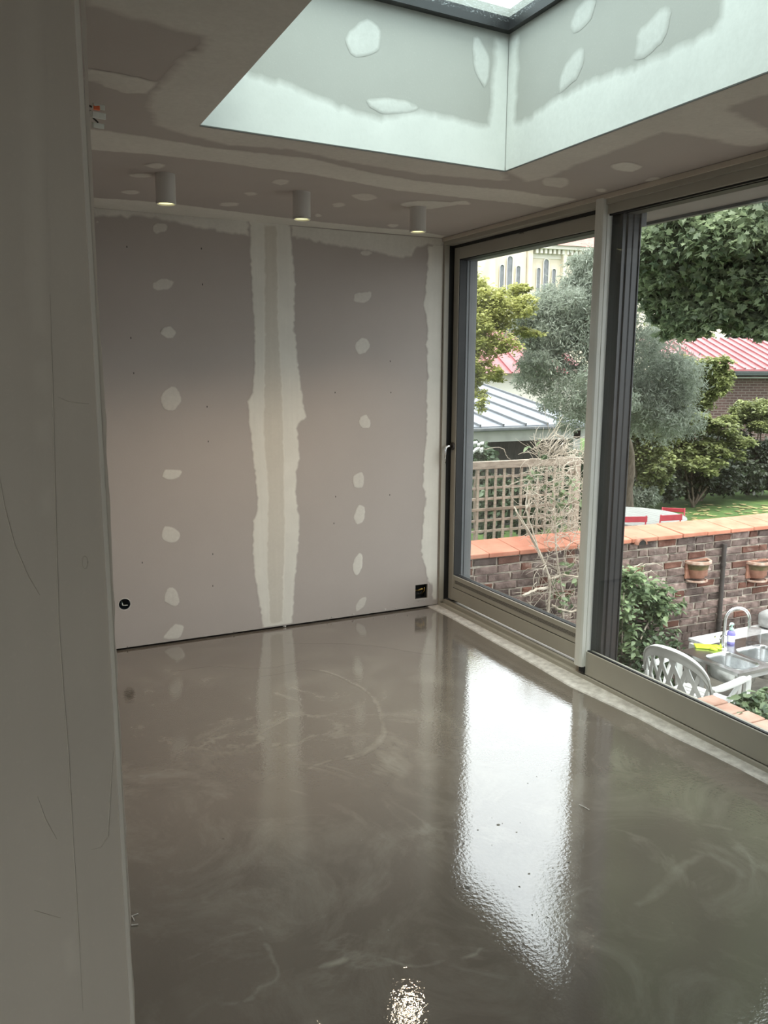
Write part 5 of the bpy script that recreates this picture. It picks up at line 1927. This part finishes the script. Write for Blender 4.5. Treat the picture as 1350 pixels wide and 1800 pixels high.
# ================================================================== zinc shed
ys = 8.2
e0, e1 = hit(800, 754, 1, ys), hit(1035, 748, 1, ys)
zE = (e0[2] + e1[2]) / 2
x0, x1 = e0[0], hit(1040, 750, 1, ys)[0]
SH = empty('zinc_roof_shed', ((x0 + x1) / 2, ys + 2, NZ), 0, 'low open shed with a standing-seam zinc roof behind the trellis', 'shed')
sx_, sy_ = (x0 + x1) / 2, ys + 2
topp = hit(880, 664, 1, ys + 5.0)
rise = (topp[2] - zE)
hwid = (x1 - x0) / 2
b = MB().add([(-hwid, -2.05, zE - NZ), (hwid, -2.05, zE - NZ), (hwid, 3.0, zE - NZ + rise), (-hwid, 3.0, zE - NZ + rise), (-hwid, -2.05, zE - NZ + .04), (hwid, -2.05, zE - NZ + .04), (hwid, 3.0, zE - NZ + rise + .04), (-hwid, 3.0, zE - NZ + rise + .04)],
             [(0, 3, 2, 1), (4, 5, 6, 7), (0, 1, 5, 4), (1, 2, 6, 5), (2, 3, 7, 6), (3, 0, 4, 7)])
roof = b.build('zinc_roof', M_ZINC, SH)
k = 0
x = -hwid
while x <= hwid + .01:
    MB().beam((x, -2.06, zE - NZ + .055), (x, 3.0, zE - NZ + rise + .055), .035, .05).build('standing_seam', M_ZINCDK, roof)
    x += .52
bx('gutter', (-hwid, -2.14, zE - NZ - .05), (hwid, -2.04, zE - NZ + .02), M_ZINCDK, SH, bevel=.02)
bx('white_fascia', (-hwid, -2.02, zE - NZ - .26), (hwid, -1.97, zE - NZ - .04), M_WHITEWOOD, SH)
nbrd = 16
for i in range(nbrd):
    xa = -hwid + i * 2 * hwid / nbrd
    bx('back_board', (xa, -1.4, 0), (xa + 2 * hwid / nbrd - .01, -1.36, zE - NZ - .02), M_SHEDSHADE, SH)  # boards carry the shed's inner shade in their colour
for px_ in (1012, 800):
    g = hit(px_, 790, 1, ys)
    bx('white_post', (g[0] - sx_ - .09, -2.02, 0), (g[0] - sx_ + .09, -1.84, zE - NZ - .1), M_WHITEWOOD, SH)

# small red-roofed house behind the shed
g = at(875, 640, 24)
RH = empty('red_roofed_house', (g[0], g[1] + 2, NZ), -.1, 'small house with pinkish red roof glimpsed behind the yellow-green tree', 'house')
ez = at(875, 650, 24)[2] - NZ
rz_ = at(875, 572, 24)[2] - NZ
bx('wall', (-2.2, -1.9, 0), (3.0, 2.5, ez), M_STONEW, RH)
rf = MB().add([(-2.4, -2.2, ez - .1), (3.2, -2.2, ez - .1), (3.2, .4, rz_), (-2.4, .4, rz_), (-2.4, 2.8, ez - .1), (3.2, 2.8, ez - .1)], [(0, 1, 2, 3), (3, 2, 5, 4), (0, 3, 4), (1, 5, 2)]).build('roof', M_REDMETAL, RH)
for i in range(12):
    xx = -2.3 + i * .48
    MB().beam((xx, -2.2, ez - .08), (xx, .4, rz_ + .02), .05, .05).build('roof_rib', M_REDMETAL, rf)

# brick outbuilding with red ribbed roof
dB = 23.0
pL, pR = at(1272, 652, dB), at(1400, 651, dB + .3)
dirx = (pR - pL)
dirx[2] = 0
Lx = np.linalg.norm(dirx)
dirx /= Lx
rzb = math.atan2(dirx[1], dirx[0])
OB = empty('brick_outbuilding', (pL[0], pL[1], NZ), rzb, 'dark brick outbuilding with pinkish red ribbed metal roof beyond the lawn', 'building')
ehz = pL[2] - NZ
LL = 6.0
bx('brick_wall', (-1.6, .15, 0), (LL, 4.0, ehz), M_FARBRICK, OB)
OBM = Matrix.Translation(tuple(OB.location)) @ Matrix.Rotation(rzb, 4, 'Z')
OBI = OBM.inverted()
rt = [at(1236, 592, dB + 3.2), at(1352, 607, dB + 3.4)]
rl = [np.array(OBI @ Vector(q)) for q in rt]
ridge_y, ridge_z = rl[0][1], (rl[0][2] + rl[1][2]) / 2
xa, xb = -1.3, LL + .2
rf = MB().add([(xa, -.15, ehz), (xb, -.15, ehz), (xb, 2.8, ehz + .95), (xa, 2.8, ehz + .95), (xa, -.15, ehz + .05), (xb, -.15, ehz + .05), (xb, 2.8, ehz + 1.0), (xa, 2.8, ehz + 1.0)],
              [(0, 3, 2, 1), (4, 5, 6, 7), (0, 1, 5, 4), (1, 2, 6, 5), (2, 3, 7, 6), (3, 0, 4, 7)]).build('ribbed_roof', M_REDMETAL, OB)
for i in range(24):
    xx = xa + .05 + i * .30
    MB().beam((xx, -.15, ehz + .065), (xx, 2.8, ehz + 1.015), .06, .05).build('roof_rib', M_REDMETAL, rf)
bx('gutter', (-.05, -.28, ehz - .13), (LL, -.13, ehz - .01), M_GUTTER, OB, bevel=.02)
bx('white_soffit_line', (-.05, -.1, ehz - .2), (LL, .16, ehz - .16), M_WHITEWOOD, OB)
pp = at(1334, 760, dB - .2)
ppl = np.array(OBI @ Vector(pp))
MB().tube([(ppl[0], -.05, 0), (ppl[0], -.05, ehz - 1.0)], .04, 8).build('drain_pipe', M_PIPE, OB, smooth=True)

# ================================================================== church
dC = 75.0
cA, cB = at(800, 480, dC - 1.5), at(1300, 480, dC * 1.11)
dv = cB - cA
dv[2] = 0
LC = np.linalg.norm(dv)
dv /= LC
rzc = math.atan2(dv[1], dv[0])
CHU = empty('stone_church', (cA[0], cA[1], NZ - 2), rzc, 'pale stone church with round-arched windows and red tiled roof far behind the trees', 'church')
CM = Matrix.Translation(tuple(CHU.location)) @ Matrix.Rotation(rzc, 4, 'Z')
CI = CM.inverted()
c_n = np.array(CM.to_3x3() @ Vector((0, 1, 0)))


def onch(px_, py_):
    r_ = ray(px_, py_)
    p0 = np.array(CHU.location)
    q_ = CAM + r_ * (((p0 - CAM) @ c_n) / (r_ @ c_n))
    return np.array(CI @ Vector(q_))


xl, xr = onch(860, 450)[0], LC + 8
zt = onch(990, 440)[2]
bx('nave_wall', (xl, .0, 0), (xr, 10, zt), M_STONE, CHU)
xm = onch(924, 450)[0]
bx('tower_wall', (xl, -.15, 0), (xm, 3, zt + 1.0), M_STONE, CHU)
for px_ in (864, 929, 990):
    q_ = onch(px_, 450)
    bx('pilaster', (q_[0] - .22, -.45, 0), (q_[0] + .22, 0, zt), M_STONE, CHU)
bx('cornice', (xm, -.7, zt - .02), (xr, .2, zt + .32), M_STONEW, CHU)
q0 = onch(940, 440)[0]
cm = MB().box((-.12, -.5, -.42), (.12, 0, 0)).mesh('corbel')
cm.materials.append(M_STONEW)
x = q0
while x < q0 + 13:
    o = bpy.data.objects.new('corbel', cm)
    COL.objects.link(o)
    o.parent = CHU
    o.location = (x, 0, zt - .02)
    x += .46
bx('corbel_band', (xm, -.06, zt - .85), (xr, 0, zt - .45), M_STONEW, CHU)
for z in np.arange(1.0, zt - 1, .55):
    pass
for (px_, py_, w_px, hgt) in [(880.5, 466, 7.5, 60), (894.5, 451, 9.5, 75), (909, 468, 7.5, 60), (946, 471, 6.5, 60), (959.5, 456, 9, 75), (973, 473, 7, 60)]:
    q_ = onch(px_, py_)
    w_ = w_px * dC / F_PX / 2 * 1.08
    h_ = hgt * dC / F_PX
    yq = -.22 if px_ < 924 else -.07
    arc_ = [(w_ * math.cos(a), -w_ + w_ * math.sin(a)) for a in np.linspace(0, math.pi, 11)]
    poly = [(w_, -h_)] + arc_ + [(-w_, -h_)]
    outp = [(w_ * 1.28, -h_)] + [(w_ * 1.28 * math.cos(a), -w_ + w_ * 1.28 * math.sin(a)) for a in np.linspace(0, math.pi, 11)] + [(-w_ * 1.28, -h_)]
    n_ = len(poly)
    b = MB().add([(q_[0] + x, yq - .08, q_[2] + z) for x, z in outp] + [(q_[0] + x, yq - .08, q_[2] + z) for x, z in poly] + [(q_[0] + x, yq + .02, q_[2] + z) for x, z in poly],
                 [(i, i + 1, n_ + i + 1, n_ + i) for i in range(n_ - 1)] + [(n_ + i, n_ + i + 1, 2 * n_ + i + 1, 2 * n_ + i) for i in range(n_ - 1)])
    wn = b.build('arched_window', M_STONEW, CHU)
    MB().add([(q_[0] + x, yq + .01, q_[2] + z) for x, z in poly], [tuple(range(n_))]).build('window_pane', M_CHGLASS, wn)
# roof above the nave
q1, q2 = onch(965, 430), onch(1016, 418)
b = MB().add([(q1[0] - .5, -.9, zt + .3), (xr, -.9, zt + .3), (xr, 6.5, zt + 6.5), (q1[0] + 8.2, 6.5, zt + 6.5), (q1[0] - .5, 12, zt + .3), (xr, 12, zt + .3)], [(0, 1, 2, 3), (0, 3, 4), (4, 3, 2, 5)])
b.build('red_tiled_roof', M_CHROOF, CHU)
